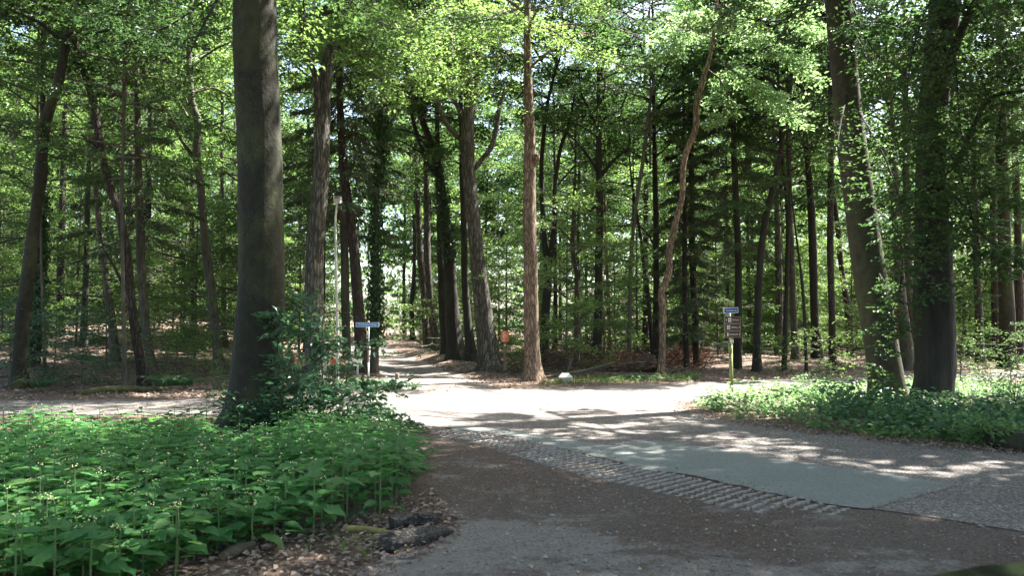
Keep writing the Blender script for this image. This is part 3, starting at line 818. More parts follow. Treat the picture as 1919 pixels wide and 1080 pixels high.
# --- centre right
T('r1', 'beech_tree', 'dark trunk splitting into a tight V right of the orange-brown trunk', 'tree', [(1019, 655, 17), (1023, 580, 16), (1027, 520, 15), (1020, 450, 11), (1016, 375, 9), (1015, 300, 8), (1025, 200, 7), (1036, 150, 5)], 'dark_bark', 'beech1', depth=33, zc=9.5,
  limbs=[[(1027, 520, 11, 0), (1034, 460, 10, -.1), (1039, 420, 9, -.2), (1040, 350, 8, -.2), (1050, 280, 7, -.3), (1065, 235, 6, -.4), (1078, 175, 4, -.5)], [(1040, 350, 5, 0), (1060, 330, 4, .3), (1085, 300, 3, .6)]])
T('r2', 'beech_tree', 'slim wavering grey trunk left of the upright dark beech', 'tree', [(1080, 648, 11), (1081, 580, 10), (1080, 511, 9), (1074, 474, 9), (1074, 425, 8), (1076, 380, 6)], 'grey_bark', 'low1', depth=36, top=13, zc=6.5, limbs=[[(1076, 460, 5, 0), (1060, 440, 4, .2), (1045, 425, 3, .4)], [(1077, 480, 5, 0), (1095, 460, 4, .2), (1108, 440, 3, .4)]])
T('r3', 'beech_tree', 'upright dark beech with a fan of rising limbs above the brushwood', 'tree', [(1119, 668, 20), (1121, 600, 17), (1122, 500, 15), (1124, 400, 14), (1122, 300, 12), (1122, 230, 10), (1122, 170, 7)], 'dark_bark', 'beech2', depth=32, zc=8.6, seg=16,
  limbs=[[(1118, 318, 6, 0), (1100, 290, 6, .2), (1080, 265, 4, .4), (1050, 240, 3, .6)], [(1126, 330, 7, 0), (1150, 300, 6, -.2), (1178, 275, 5, -.5), (1180, 250, 3, -.6)], [(1122, 235, 7, 0), (1140, 215, 6, .2), (1162, 205, 4, .4), (1180, 160, 3, .5)], [(1120, 240, 6, 0), (1105, 205, 5, 0), (1090, 175, 4, .1), (1085, 130, 3, .1)], [(1118, 385, 6, 0), (1102, 395, 6, .1), (1085, 370, 5, .3), (1075, 340, 3, .4)]])
T('r4', 'pine_tree', 'slender orange-tinged stem just right of the upright dark beech', 'tree', [(1133, 660, 9), (1131, 600, 8), (1127, 540, 7), (1126, 400, 6)], 'tan_bark', 'pine', depth=38, zc=10, seg=8)
T('r5', 'pine_tree', 'second slender orange-tinged stem right of the upright dark beech', 'tree', [(1143, 658, 8), (1141, 580, 7), (1136, 480, 6), (1134, 400, 5)], 'tan_bark', 'pine', depth=39, zc=10, seg=8)
T('r6', 'beech_tree', 'slim grey pole leaning right above the thin end of the fallen log', 'tree', [(1178, 673, 9), (1180, 600, 8), (1181, 511, 8), (1190, 400, 7), (1205, 300, 7), (1217, 200, 6), (1225, 150, 5)], 'grey_bark', 'low1', depth=30, top=12, zc=8, cs=.8, seg=9, limbs=[[(1214, 222, 3, 0), (1230, 210, 3, -.2), (1262, 200, 2, -.5)]])
T('r7', 'beech_tree', 'dark straight trunk behind the snaking trunk at the fallen log', 'tree', [(1229, 658, 14), (1230, 560, 12), (1230, 437, 12), (1228, 350, 10)], 'dark_bark', 'beech1', depth=34, zc=8, limbs=[[(1226, 460, 5, 0), (1215, 440, 4, .2), (1200, 425, 3, .4)]])
T('r7b', 'beech_tree', 'thin dark stem leaning left behind the fallen log', 'tree', [(1224, 650, 8), (1215, 560, 8), (1207, 500, 7), (1200, 440, 6), (1190, 380, 5)], 'dark_bark', 'low2', depth=36, top=11, zc=6, cs=.9, seg=8)
T('r8', 'maple_tree', 'pale brown snaking trunk rising beside the sawn end of the fallen log', 'tree',
  [(1239, 708, 13), (1241, 660, 12), (1241, 622, 12), (1242, 580, 13), (1239, 548, 13), (1247, 530, 13), (1255, 504, 12), (1254, 474, 12), (1259, 448, 12), (1270, 400, 12), (1278, 370, 11), (1282, 300, 11), (1304, 240, 11), (1305, 200, 11), (1317, 150, 10), (1332, 100, 8), (1340, 40, 6)], 'tan_bark', 'light2', depth=25.4, top=14, zc=10.6, cs=.75, leaf='leaf_maple')
T('r9', 'spruce_tree', 'dark spruce left of the brown signs, leftmost of its clump', 'tree', [(1287, 668, 11), (1284, 600, 10), (1283, 500, 9), (1283, 400, 8)], 'dark_bark', 'spruce2', depth=31, top=13, zc=1.2, leaf='needle', flare=.15, cs=1.05)
T('r10', 'spruce_tree', 'dark spruce in the middle of the clump left of the brown signs', 'tree', [(1306, 660, 14), (1303, 600, 13), (1298, 500, 12), (1296, 400, 10)], 'dark_bark', 'spruce2', depth=33, top=14, zc=1.0, leaf='needle', flare=.15, cs=1.2)
T('r11', 'spruce_tree', 'straight dark spruce trunk just right of the signpost', 'tree', [(1382, 674, 16), (1383, 600, 14), (1384, 500, 13), (1380, 400, 12), (1376, 300, 11)], 'dark_bark', 'spruce1', depth=30, top=17, zc=4.2, leaf='needle', flare=.2)
T('r12', 'beech_tree', 'black trunk curving right as it rises, right of the signpost', 'tree', [(1418, 688, 16), (1418, 640, 14), (1422, 548, 13), (1426, 474, 13), (1437, 400, 12), (1450, 350, 11), (1458, 310, 9)], 'dark_bark', 'beech2', depth=28.5, zc=7.6)
T('r13', 'beech_tree', 'slim black trunk beside the curving one, its crown rising straight', 'tree', [(1470, 681, 9), (1472, 600, 9), (1474, 548, 8), (1476, 400, 8), (1466, 300, 7), (1462, 230, 6)], 'dark_bark', 'light1', depth=29.5, zc=8.5, seg=10)
T('r14', 'pine_tree', 'dull brown trunk just behind the slim black one right of the signpost', 'tree', [(1490, 668, 13), (1487, 600, 12), (1484, 500, 12), (1480, 400, 11), (1478, 300, 10)], 'grey_bark', 'tall1', depth=33, zc=8)
T('r15', 'beech_tree', 'very thin dark stem left of the reddish straight trunk', 'tree', [(1511, 693, 6), (1508, 600, 6), (1502, 520, 5), (1492, 440, 4)], 'dark_bark', 'low2', depth=27.5, top=9, zc=5.5, cs=.7, seg=7)
T('r16', 'beech_tree', 'dark beech with forked crown left of the reddish straight trunk', 'tree', [(1532, 660, 19), (1527, 600, 16), (1524, 500, 15), (1521, 400, 14), (1518, 350, 13), (1512, 285, 11), (1508, 220, 8)], 'dark_bark', 'beech1', depth=33, zc=8.6, limbs=[[(1514, 300, 8, 0), (1530, 270, 6, -.2), (1540, 240, 5, -.4), (1545, 200, 3, -.5)], [(1513, 290, 6, 0), (1500, 255, 5, .2), (1495, 220, 4, .3)], [(1518, 345, 6, 0), (1505, 338, 5, .2), (1495, 345, 3, .4)]])
T('r17', 'pine_tree', 'straight reddish trunk nearest the twin trunks on their left', 'tree', [(1561, 692, 14), (1559, 600, 12.5), (1556, 450, 12), (1557, 300, 11), (1557, 200, 10), (1557, 60, 8)], 'red_bark', 'tall1', depth=27.5, zc=10)
T('r18', 'pine_tree', 'orange leaning trunk in the distance left of the twin trunks', 'tree', [(1592, 640, 11), (1588, 580, 11), (1578, 511, 10), (1570, 430, 9), (1560, 340, 8)], 'red_bark', 'pine', depth=40, zc=10)
T('r19', 'beech_tree', 'smooth grey trunk seen in the gap between the twin trunks', 'tree', [(1703, 692, 24), (1696, 620, 21), (1689, 567, 20), (1683, 480, 19), (1678, 380, 17)], 'grey_bark', 'beech2', depth=29, zc=8)
T('r20', 'beech_tree', 'second grey trunk in the gap, half behind the first', 'tree', [(1716, 680, 17), (1709, 600, 16), (1703, 540, 16), (1700, 430, 14)], 'grey_bark', 'light1', depth=31.5, zc=8)
T('r21', 'beech_tree', 'smooth grey-green trunk near the right edge beyond the far road', 'tree', [(1889, 664, 29), (1887, 600, 26), (1884, 511, 24), (1882, 437, 23), (1878, 300, 20)], 'beech_bark', 'beech1', depth=31, zc=7.5, seg=18)
T('r22', 'beech_tree', 'dark trunk between the twin trunks and the grey-green trunk at right', 'tree', [(1836, 655, 15), (1834, 580, 14), (1830, 500, 12), (1828, 400, 11)], 'dark_bark', 'beech2', depth=36, zc=7)
T('r23', 'pine_tree', 'reddish pine trunk at the extreme right edge of the wood', 'tree', [(1912, 650, 15), (1910, 560, 14), (1908, 450, 13), (1905, 350, 12)], 'red_bark', 'tall1', depth=37, zc=8)
T('r24', 'pine_tree', 'reddish pine trunk close left of the grey-green trunk at right', 'tree', [(1866, 650, 14), (1865, 560, 13), (1862, 450, 12), (1860, 350, 11)], 'red_bark', 'pine', depth=39, zc=9)

# broken strip of bright wood on a snag between the twin trunks
b = at_depth(1692, 650, 30.5); b[2] = float(height(b[0], b[1]))
o = thing('broken_snag', 'splintered bright orange snag glimpsed behind the left twin trunk', 'dead tree', b)
q = np.array([[*(at_depth(x, y, 30.5) - b), w * .5 * 30.5 / F_PX] for x, y, w in [(1696, 668, 18), (1692, 640, 16), (1686, 600, 14), (1681, 570, 9), (1678, 548, 3)]]); q[0, 2] = -.1
vv, ff = tube(q[:, :3], q[:, 3], 9); link('trunk', mesh('trunk', vv, ff, M['orange_wood'], smooth=False), o)

# ivy
def ivy(key, z0, z1, n, spread, seed):
    o, b, rows = TREES[key]
    rng = np.random.default_rng(seed)
    z = rng.uniform(z0, z1, n); a = rng.uniform(0, 6.28, n)
    r = np.interp(z, rows[:, 2], rows[:, 3]) + np.abs(rng.normal(0, spread, n))
    P = np.stack([np.interp(z, rows[:, 2], rows[:, 0]) + r * np.cos(a), np.interp(z, rows[:, 2], rows[:, 1]) + r * np.sin(a), z], -1)
    N = np.stack([np.cos(a), np.sin(a), rng.uniform(0, .6, n)], -1) + rng.normal(0, .3, (n, 3))
    D = np.stack([rng.normal(0, .5, n), rng.normal(0, .5, n), -np.ones(n)], -1)
    lv = leaf_verts(P, D, N, rng.uniform(.07, .13, n), .85)
    tag(link('ivy', mesh('ivy', lv.reshape(-1, 3), leaves_tris(n), M['ivy']), o), kind='stuff')
ivy('l2', .3, 6, 2600, .10, 1)
ivy('c4', .9, 9, 4200, .14, 2)
ivy('c8', 4, 9, 1200, .1, 3)

# --- boughs that hang into the picture
def wpt(x, y, d): return at_depth(x, y, d)
def B(key, pts, n, L, leaf, width, seed, **k):
    o, b, _ = TREES[key]
    bk = 'dark_bark' if key in ('big', 'twin_l', 'twin_r') else 'grey_bark'
    return bough(o, b, [wpt(*p) for p in pts], n, L, leaf, bk, width, seed, cull=k.pop('cull', key not in ('r8', 'c10')), **k)
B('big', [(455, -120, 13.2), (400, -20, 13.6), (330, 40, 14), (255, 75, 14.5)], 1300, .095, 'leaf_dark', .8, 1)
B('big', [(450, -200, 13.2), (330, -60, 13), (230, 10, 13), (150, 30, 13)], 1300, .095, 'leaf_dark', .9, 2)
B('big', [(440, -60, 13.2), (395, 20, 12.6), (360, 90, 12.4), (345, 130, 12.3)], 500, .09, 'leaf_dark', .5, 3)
B('big', [(500, -160, 13.3), (600, -50, 14), (680, 20, 15), (740, 60, 16)], 1500, .1, 'leaf_beech', .9, 4)
B('big', [(500, -250, 13.3), (560, -60, 15), (570, 40, 15.5), (560, 110, 16)], 700, .1, 'leaf_light', .6, 5)
B('c1', [(640, 20, 21.5), (700, 30, 21), (760, 70, 20.5), (800, 130, 20)], 1600, .12, 'leaf_light', 1.2, 6)
B('c10', [(875, 60, 26.6), (850, 50, 24), (850, 120, 22), (860, 180, 21.5)], 1700, .12, 'leaf_light', 1.2, 7)
B('c10', [(900, 60, 26.6), (935, 60, 24), (930, 130, 23), (925, 190, 22.5)], 1500, .12, 'leaf_light', 1.1, 8)
B('c10', [(872, 20, 26.6), (800, 20, 24), (740, 90, 23), (700, 170, 22)], 1600, .12, 'leaf_light', 1.2, 9)
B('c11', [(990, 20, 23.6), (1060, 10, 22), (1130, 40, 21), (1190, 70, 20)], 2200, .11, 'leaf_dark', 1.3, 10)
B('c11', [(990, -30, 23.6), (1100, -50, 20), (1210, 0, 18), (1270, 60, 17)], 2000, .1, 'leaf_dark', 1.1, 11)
B('c11', [(988, 10, 23.6), (960, 20, 22), (900, 40, 20), (830, 30, 19)], 1500, .11, 'leaf_beech', 1.1, 12)
B('c11', [(990, 40, 23.6), (1040, 60, 23), (1100, 100, 22.5), (1160, 120, 22)], 2000, .12, 'leaf_light', 1.2, 20)
B('c11', [(990, -10, 23.6), (1050, -10, 21.5), (1120, 20, 20.5), (1200, 20, 20)], 2000, .12, 'leaf_light', 1.3, 21)
B('c10', [(880, 30, 26.6), (950, 20, 24), (1010, 50, 23), (1060, 90, 22.4)], 2000, .12, 'leaf_light', 1.2, 22)
B('c10', [(875, 40, 26.6), (810, 60, 24.4), (770, 120, 24), (740, 190, 23.6)], 1600, .12, 'leaf_light', 1.1, 23)
B('c1', [(640, 20, 21.5), (660, 40, 20.5), (690, 100, 20), (700, 170, 19.8)], 1400, .12, 'leaf_light', 1.0, 24)
B('c1', [(610, 60, 21.5), (570, 60, 20.8), (545, 100, 20.4), (540, 170, 20.2)], 1200, .12, 'leaf_light', .9, 25)
B('twin_l', [(1572, -60, 17), (1500, 20, 16.8), (1430, 40, 16.5), (1350, 10, 16)], 1500, .11, 'leaf_light', .9, 26)
# the sunlit maple foliage
B('r8', [(1335, 70, 25.4), (1380, 60, 25), (1440, 90, 24.6), (1500, 130, 24.4)], 2400, .15, 'leaf_maple', 1.3, 13)
B('r8', [(1330, 110, 25.4), (1370, 130, 25), (1420, 170, 24.7), (1480, 215, 24.5)], 2200, .15, 'leaf_maple', 1.3, 14)
B('r8', [(1325, 130, 25.4), (1350, 150, 25.2), (1365, 190, 25), (1350, 225, 24.8)], 900, .15, 'leaf_maple', .8, 15)
B('r8', [(1338, 40, 25.4), (1300, 30, 25), (1270, 60, 24.6), (1250, 110, 24.4)], 1400, .14, 'leaf_maple', 1.1, 16)
B('r8', [(1340, 20, 25.4), (1400, -10, 25), (1460, 20, 24.6), (1530, 60, 24.4)], 2200, .15, 'leaf_maple', 1.3, 17)
# dark sprays of the left twin
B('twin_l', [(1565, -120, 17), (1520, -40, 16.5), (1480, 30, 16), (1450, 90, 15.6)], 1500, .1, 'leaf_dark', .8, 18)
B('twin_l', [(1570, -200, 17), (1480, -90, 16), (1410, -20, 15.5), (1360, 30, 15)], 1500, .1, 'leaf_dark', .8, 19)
# right-hand sprays round the twin trunks
rr = [('twin_r', [(1772, -80, 16), (1840, 20, 15), (1890, 110, 14.4), (1940, 170, 14)], 900, .8),
      ('twin_r', [(1765, 60, 16), (1830, 130, 15), (1870, 220, 14.5), (1930, 260, 14)], 800, .8),
      ('twin_r', [(1755, 200, 16), (1810, 260, 15), (1860, 340, 14.5), (1930, 380, 14)], 800, .8),
      ('twin_r', [(1750, 330, 16), (1800, 380, 15), (1850, 450, 14.6), (1915, 480, 14.4)], 700, .8),
      ('twin_r', [(1770, -60, 16), (1720, 60, 14.6), (1700, 180, 14.2), (1720, 290, 14)], 600, .6),
      ('twin_r', [(1752, 160, 16), (1735, 260, 14.8), (1740, 380, 14.4), (1765, 470, 14.2)], 650, .5),
      ('twin_r', [(1748, 300, 16), (1720, 400, 14.8), (1740, 480, 14.5), (1770, 560, 14.3)], 500, .5),
      ('twin_l', [(1600, 60, 17), (1650, 160, 15.6), (1680, 260, 15.2), (1700, 380, 15)], 700, .6),
      ('twin_l', [(1605, 200, 17), (1660, 300, 15.8), (1690, 400, 15.4), (1680, 500, 15.2)], 700, .6),
      ('twin_l', [(1625, 380, 17), (1680, 430, 15.9), (1690, 520, 15.6), (1660, 620, 15.4)], 800, .5),
      ('twin_l', [(1640, 500, 17), (1670, 560, 15.9), (1665, 640, 15.7), (1650, 720, 15.6)], 420, .3),
      ('twin_l', [(1590, 160, 17), (1570, 280, 15.8), (1600, 360, 15.5), (1650, 350, 15.2)], 300, .4),
      ('twin_l', [(1580, 60, 17), (1640, 40, 15), (1700, 60, 14.4), (1760, 130, 14)], 700, .7),
      ('twin_r', [(1765, 20, 16), (1790, 120, 14.8), (1800, 240, 14.4), (1830, 360, 14.2)], 700, .8), ('twin_r', [(1760, 250, 16), (1800, 330, 15), (1830, 440, 14.6), (1850, 540, 14.4)], 700, .7), ('twin_l', [(1575, -40, 17), (1640, 100, 15.5), (1690, 130, 15), (1750, 260, 14.6)], 700, .8), ('twin_r', [(1780, -140, 16), (1850, -60, 14), (1900, 0, 13), (1960, 60, 12.6)], 800, .8)]
for k, (key, pts, n, w) in enumerate(rr):
    B(key, pts, int(n * (1.9 if key == 'twin_r' else 1.15)), .115, 'leaf_beech' if k % 3 else 'leaf_dark', w, 30 + k, droop=.25, r0=.022, cull=False)

# --- the wood behind
occupied = [t[1][:2] for t in TREES.values()]
def free(x, y, dmin):
    return all((x - q[0]) ** 2 + (y - q[1]) ** 2 > dmin * dmin for q in occupied)
TRK = []
for k in range(7):
    r = random.Random(k)
    h = 19
    rows = np.array([[math.sin(q * 2.2 + k) * .25 * q + r.uniform(-.08, .08), math.cos(q * 1.7 + k) * .2 * q, q * h, (.17 - .13 * q)] for q in np.linspace(0, 1, 8)])
    rows[0, :2] = 0
    TRK.append((rows, {}))
LAND = [(35, 'curving trunk at left edge'), (115, 'stub-branched reddish pine'), (210, 'crooked dark trunk'), (265, 'slanting red-brown trunk'), (335, 'two ferns'), (400, 'wavy brown trunk'), (485, 'massive beech'), (590, 'stout forked oak'), (635, 'lamp post'), (690, 'trail street sign'), (745, 'wooden bollard'), (808, 'sunlit-footed trunk'), (850, 'flared dark trunk'), (905, 'leaning oak'), (947, 'orange notice'), (995, 'orange-brown trunk'), (1027, 'V-shaped trunk'), (1062, 'white block'), (1120, 'upright dark beech'), (1182, 'slim leaning pole'), (1245, 'snaking trunk'), (1300, 'dark spruce clump'), (1371, 'signpost'), (1422, 'curving black trunk'), (1475, 'slim black trunk'), (1525, 'fork-crowned dark beech'), (1558, 'straight reddish trunk'), (1640, 'left twin trunk'), (1700, 'gap between the twins'), (1748, 'blackish twin trunk'), (1832, 'dark trunk right of the twins'), (1885, 'grey-green trunk at right')]
def where(x, y):
    px_ = W_PX / 2 + F_PX * x / y
    if px_ < 0: return 'off beyond the left edge of the view'
    if px_ > W_PX: return 'off beyond the right edge of the view'
    lx, nm = min(LAND, key=lambda q: abs(q[0] - px_))
    return ('just left of the ' if px_ < lx else 'just right of the ') + nm
def filler(x, y, crown, leaf, bk, name, label, group, sc=1.0, zc=7.0, rs=1.0):
    b = (x, y, float(height(x, y)))
    o = thing(name, label, 'tree', b, 0, group)
    k = RNG.integers(0, 7); rows, cache = TRK[k]
    if bk not in cache: cache[bk] = trunk_data(rows, bk, 9, .3, int(k), .9, .03)
    rz = RNG.uniform(0, 6.28)
    t = link('trunk', cache[bk], o, None, rz, (rs, rs, sc))
    crown_obj(crown, leaf, o, b, (0, 0, zc), RNG.uniform(0, 6.28), sc, bk)
    occupied.append((x, y))
    return o
NEAR_L = 'slim trunk in the thick wood between left road and far trees'
made = 0; tries = 0
while made < 92 and tries < 6000:
    tries += 1
    y = 29 + 58 * RNG.random() ** .9
    x = RNG.uniform(-.72 * y - 4, .72 * y + 12)
    if y - np.interp(x, FAR_X, FAR_Y) < 5 or abs(x - np.interp(y, TR_Y, TR_X)) < 2.6 or not free(x, y, 3.0): continue
    farr = y > 46
    side = 'left of' if x < np.interp(y, TR_Y, TR_X) else 'right of'
    bk = ['grey_bark', 'dark_bark', 'red_bark', 'oak_bark', 'dark_bark'][RNG.integers(0, 5)]
    pine = bk == 'red_bark'
    cr = ['far1', 'far2'][RNG.integers(0, 2)] if farr else ('pine' if pine else ['light2', 'beech2', 'light1', 'tall1', 'tall1'][RNG.integers(0, 5)])
    lf = 'leaf_light' if cr in ('light1', 'light2', 'far2') else 'leaf_beech'
    colr = {'red_bark': 'reddish', 'dark_bark': 'blackish', 'grey_bark': 'greyish', 'oak_bark': 'brownish'}[bk]
    how = 'faint' if farr else 'slim'
    dist = 'far back in' if farr else 'within'
    lab = f'{how} {colr} trunk {"far back" if farr else "in the middle wood"}, {where(x, y)}'
    grp = f'{how} {colr} trunks {dist} the wood'
    filler(x, y, cr, lf, bk, 'pine_tree' if pine else 'beech_tree', lab, grp, sc=RNG.uniform(.85, 1.15), zc=RNG.uniform(5.5, 8.5) if not pine else RNG.uniform(9, 11), rs=RNG.uniform(.7, 1.3))
    made += 1
# leafy young trees under the high crowns
made = 0; tries = 0
while made < 135 and tries < 4000:
    tries += 1
    y = 27 + 50 * RNG.random() ** .85
    x = RNG.uniform(-.7 * y - 1, .7 * y + 3)
    if y - np.interp(x, FAR_X, FAR_Y) < 6 or abs(x - np.interp(y, TR_Y, TR_X)) < 3.2 or not free(x, y, 1.5): continue
    side = 'left of' if x < np.interp(y, TR_Y, TR_X) else 'right of'
    key = ['low1', 'low2'][RNG.integers(0, 2)]
    lf = ['leaf_beech', 'leaf_light', 'leaf_light'][RNG.integers(0, 3)]
    b = (x, y, float(height(x, y)))
    tone = 'fresh light-green' if lf == 'leaf_light' else 'mid-green'
    lab = f'{"far" if y > 48 else "near"} leafy young {tone} tree, {where(x, y)}'
    sc = RNG.uniform(.75, 1.15)
    rz = RNG.uniform(0, 6.28)
    o = thing('young_beech', lab, 'tree', b, 0, f'young {tone} trees under the high crowns')
    crown_obj(key, lf, o, b, (0, 0, -.02), rz, sc)
    occupied.append((x, y)); made += 1
# unseen beeches added round the lay-by to shade it
for k, (x, y, cr, sc, zc) in enumerate([(6.9, 6.2, 'beech1', 1.5, 6.8), (13.5, 12.2, 'beech2', 1.2, 7), (12, 7, 'beech2', 1.3, 6.5), (16.5, 15.5, 'beech2', 1.35, 6.5), (12.5, 1.5, 'beech1', 1.3, 6), (19, 8, 'beech2', 1.3, 6), (24, 18, 'beech1', 1.3, 7), (7, -4.5, 'beech2', 1.25, 7), (-13.5, 10, 'beech1', 1.3, 7.5), (-10, 1.5, 'beech2', 1.3, 7), (-3, -6, 'beech1', 1.2, 7), (29, 24, 'beech2', 1.3, 7), (25, 8, 'light1', 1.4, 6), (-19, 21, 'light1', 1.2, 7)]):
    filler(x, y, 'shade1' if '1' in cr else 'shade2', 'leaf_beech', 'beech_bark', 'beech_tree', 'tall beech added out of view to shade the lay-by', 'shade beeches added round the lay-by', sc=sc, zc=zc, rs=1.8)

# the wood closes in the distance
rng = np.random.default_rng(77)
n = 80000
ang = rng.uniform(-.86, .86, n); rad = 86 + 50 * rng.random(n)
x, y = rad * np.sin(ang), rad * np.cos(ang)
z = height(x, y) + 24 * rng.random(n) ** .9
cl = np.sin(x * .9) + np.sin(y * .8 + z * .9) + np.sin(z * 1.3 + x * .5)
k = cl > -.9
P = np.stack([x, y, z], -1)[k]
m_ = len(P)
lv = leaf_verts(P, rng.normal(0, 1, (m_, 3)), rng.normal(0, .6, (m_, 3)) + [0, -.2, 1], rng.uniform(.5, 1.0, m_), .65)
tag(link('far_wood', mesh('far_wood', lv.reshape(-1, 3), leaves_tris(m_), M['leaf_beech'])), 'far-off green wood closing the view between the trunks', 'wood', kind='stuff')
#DETAILS
# ------------------------------------------------------------------ concrete grid pavers along the road edge
def paver_mesh():
    """lattice slab 0.60 x 0.40: wavy ribs with soil-filled cells between them"""
    Bf = Buf()
    Lx, Ly = .60, .40
    n = 5
    rg = np.random.default_rng(4)
    for k in range(n):                                             # ribs across the strip, each with a worn zigzag
        x = (k + .5) / n * Lx - Lx / 2
        m = 9
        yy = np.linspace(-Ly / 2 + .003, Ly / 2 - .003, m)
        zig = .013 * np.where(np.arange(m) % 2, 1, -1)
        w = .026 + .006 * rg.random(m)
        top = .030 + .012 * rg.random(m)
        for j in range(m - 1):
            a0, a1 = x + zig[j], x + zig[j + 1]
            vv = [[a0 - w[j], yy[j], -.03], [a0 + w[j], yy[j], -.03], [a1 + w[j + 1], yy[j + 1], -.03], [a1 - w[j + 1], yy[j + 1], -.03],
                  [a0 - w[j] * .55, yy[j], top[j]], [a0 + w[j] * .55, yy[j], top[j]], [a1 + w[j + 1] * .55, yy[j + 1], top[j + 1]], [a1 - w[j + 1] * .55, yy[j + 1], top[j + 1]]]
            ff = [(4, 5, 6), (4, 6, 7), (0, 4, 7), (0, 7, 3), (1, 2, 6), (1, 6, 5), (0, 1, 5), (0, 5, 4), (3, 7, 6), (3, 6, 2)]
            Bf.add(vv, ff)
    return bmesh_('paver', Bf, M['paver'])
ps = paver_mesh()
edge = [flat(*p)[:2] for p in [(800, 801), (950, 815), (1150, 866), (1300, 897), (1450, 926), (1570, 948), (1640, 960), (1730, 976)]]
strip = tag(link('paver_strip', None), kind='structure')
cum = np.r_[0, np.cumsum([np.linalg.norm(b - a) for a, b in zip(edge, edge[1:])])]
E = np.array(edge)
nrow = int(cum[-1] / .602)
for k in range(nrow):
    u = (k + .5) * .602
    c = np.array([np.interp(u, cum, E[:, 0]), np.interp(u, cum, E[:, 1])])
    u2 = min(u + .3, cum[-1]); u1 = max(u - .3, 0)
    d = unit(np.array([np.interp(u2, cum, E[:, 0]) - np.interp(u1, cum, E[:, 0]), np.interp(u2, cum, E[:, 1]) - np.interp(u1, cum, E[:, 1])]))
    nrm = np.array([-d[1], d[0]])
    if nrm[1] > 0: nrm = -nrm                                      # towards the lay-by
    for j in range(2):
        if j == 1 and k in (0, nrow - 1): continue
        p = c + nrm * (.05 + .2 + j * .402) + d * (.2 * (j % 2))
        sink = -.012 * (k > nrow - 2)
        o = link('paver', ps, strip, (p[0], p[1], RNG.uniform(-.021, -.013) + sink * .3), math.atan2(d[1], d[0]) + RNG.normal(0, .02) + .12)
        o.rotation_euler[0] = RNG.normal(0, .016); o.rotation_euler[1] = RNG.normal(0, .014)

# ------------------------------------------------------------------ litter, gravel, twigs
def scatter(name, label, cat, P, L, m, w=.6, tilt=.35, seed=0, lift=.012):
    rg = np.random.default_rng(seed)
    n = len(P)
    a = rg.uniform(0, 6.28, n)
    D = np.stack([np.cos(a), np.sin(a), rg.normal(0, .2, n)], -1)
    N = np.array([0, 0, 1.]) + rg.normal(0, tilt, (n, 3))
    P = P + [0, 0, lift]
    lv = leaf_verts(P, D, N, L * rg.uniform(.6, 1.3, n), w, .12, .02)
    return tag(link(name, mesh(name, lv.reshape(-1, 3), leaves_tris(n), m)), label, cat, kind='stuff')
rg = np.random.default_rng(5)
n = 46000
y = 16 + 38 * rg.random(n) ** 1.6; x = rg.uniform(-1, 1, n) * (.7 * y + 2)
d = y - np.interp(x, FAR_X, FAR_Y)
tr = np.abs(x - np.interp(y, TR_Y, TR_X))
k = (d > -.1) & ~((tr < 1.3) & (rg.random(n) < .72) & (y > 19.5)) & ~((d < .5) & (rg.random(n) < .5))
x, y = x[k], y[k]
scatter('leaf_litter', 'dry brown leaves strewn over the forest floor and trail', 'leaf litter', np.stack([x, y, height(x, y) + .01], -1), .085, M['litter'], seed=6, tilt=.5)
GP = rough_poly(gp, 5, 0)
def pts_in(poly, n, seed, xr, yr):
    rg = np.random.default_rng(seed)
    x, y = rg.uniform(*xr, n), rg.uniform(*yr, n)
    k = in_poly(x, y, poly)
    return x[k], y[k]
x, y = pts_in(gp, 3600, 8, (-6, 8), (3.5, 13))
scatter('fallen_bits', 'small dry leaves and wood chips scattered over the gravel lay-by', 'debris', np.stack([x, y, x * 0 + .008], -1), .035, M['chips'], seed=9, tilt=.5)
x, y = pts_in([flat(*p) for p in [(-200, 1130), (-200, 1010), (420, 1000), (700, 960), (815, 920), (880, 985), (820, 1040), (730, 1072), (690, 1130)]], 12000, 48, (-6, 0), (3.8, 8))
scatter('leaf_duff', 'brown rotting leaves on the soil in front of the balsam bed', 'leaf litter', np.stack([x, y, x * 0 + .004], -1), .055, M['litter'], seed=49, tilt=.5)
# brown needle drift with its own crumbs
x, y = pts_in(gp, 60000, 18, (-4, 6), (3.8, 12.6))
dens = np.sin(1.3 * x + .9 * y) + np.sin(2.9 * x - 1.7 * y + 1) * .7 + np.sin(.8 * y - 2.1 * x)
k = dens + np.random.default_rng(3).normal(0, .8, len(x)) + .12 * (y - 6) > .9
scatter('needle_drift', 'rusty brown needles and husks drifted over the gravel', 'debris', np.stack([x[k], y[k], x[k] * 0 + .007], -1), .02, M['bracken'], seed=10, tilt=.5, w=.45)
# loose stones
x, y = pts_in(gp, 14000, 11, (-6, 8), (3.5, 12))
n = len(x); rg = np.random.default_rng(12)
oct_v = np.array([[1, 0, 0], [-1, 0, 0], [0, 1, 0], [0, -1, 0], [0, 0, 1], [0, 0, -1.]])
oct_f = np.array([(0, 2, 4), (2, 1, 4), (1, 3, 4), (3, 0, 4), (2, 0, 5), (1, 2, 5), (3, 1, 5), (0, 3, 5)])
sz = rg.uniform(.005, .013, n) * (1 + 1.2 * (rg.random(n) > .95))
vv = oct_v[None] * sz[:, None, None] * rg.uniform(.6, 1.3, (n, 6, 1)) * [1, 1, .6] + np.stack([x, y, .007 + sz * .3], -1)[:, None]
ff = (np.arange(n)[:, None, None] * 6 + oct_f[None]).reshape(-1, 3)
tag(link('gravel', mesh('gravel', vv.reshape(-1, 3), ff, M['pebble'])), 'loose grey stones on the lay-by', 'gravel', kind='stuff')
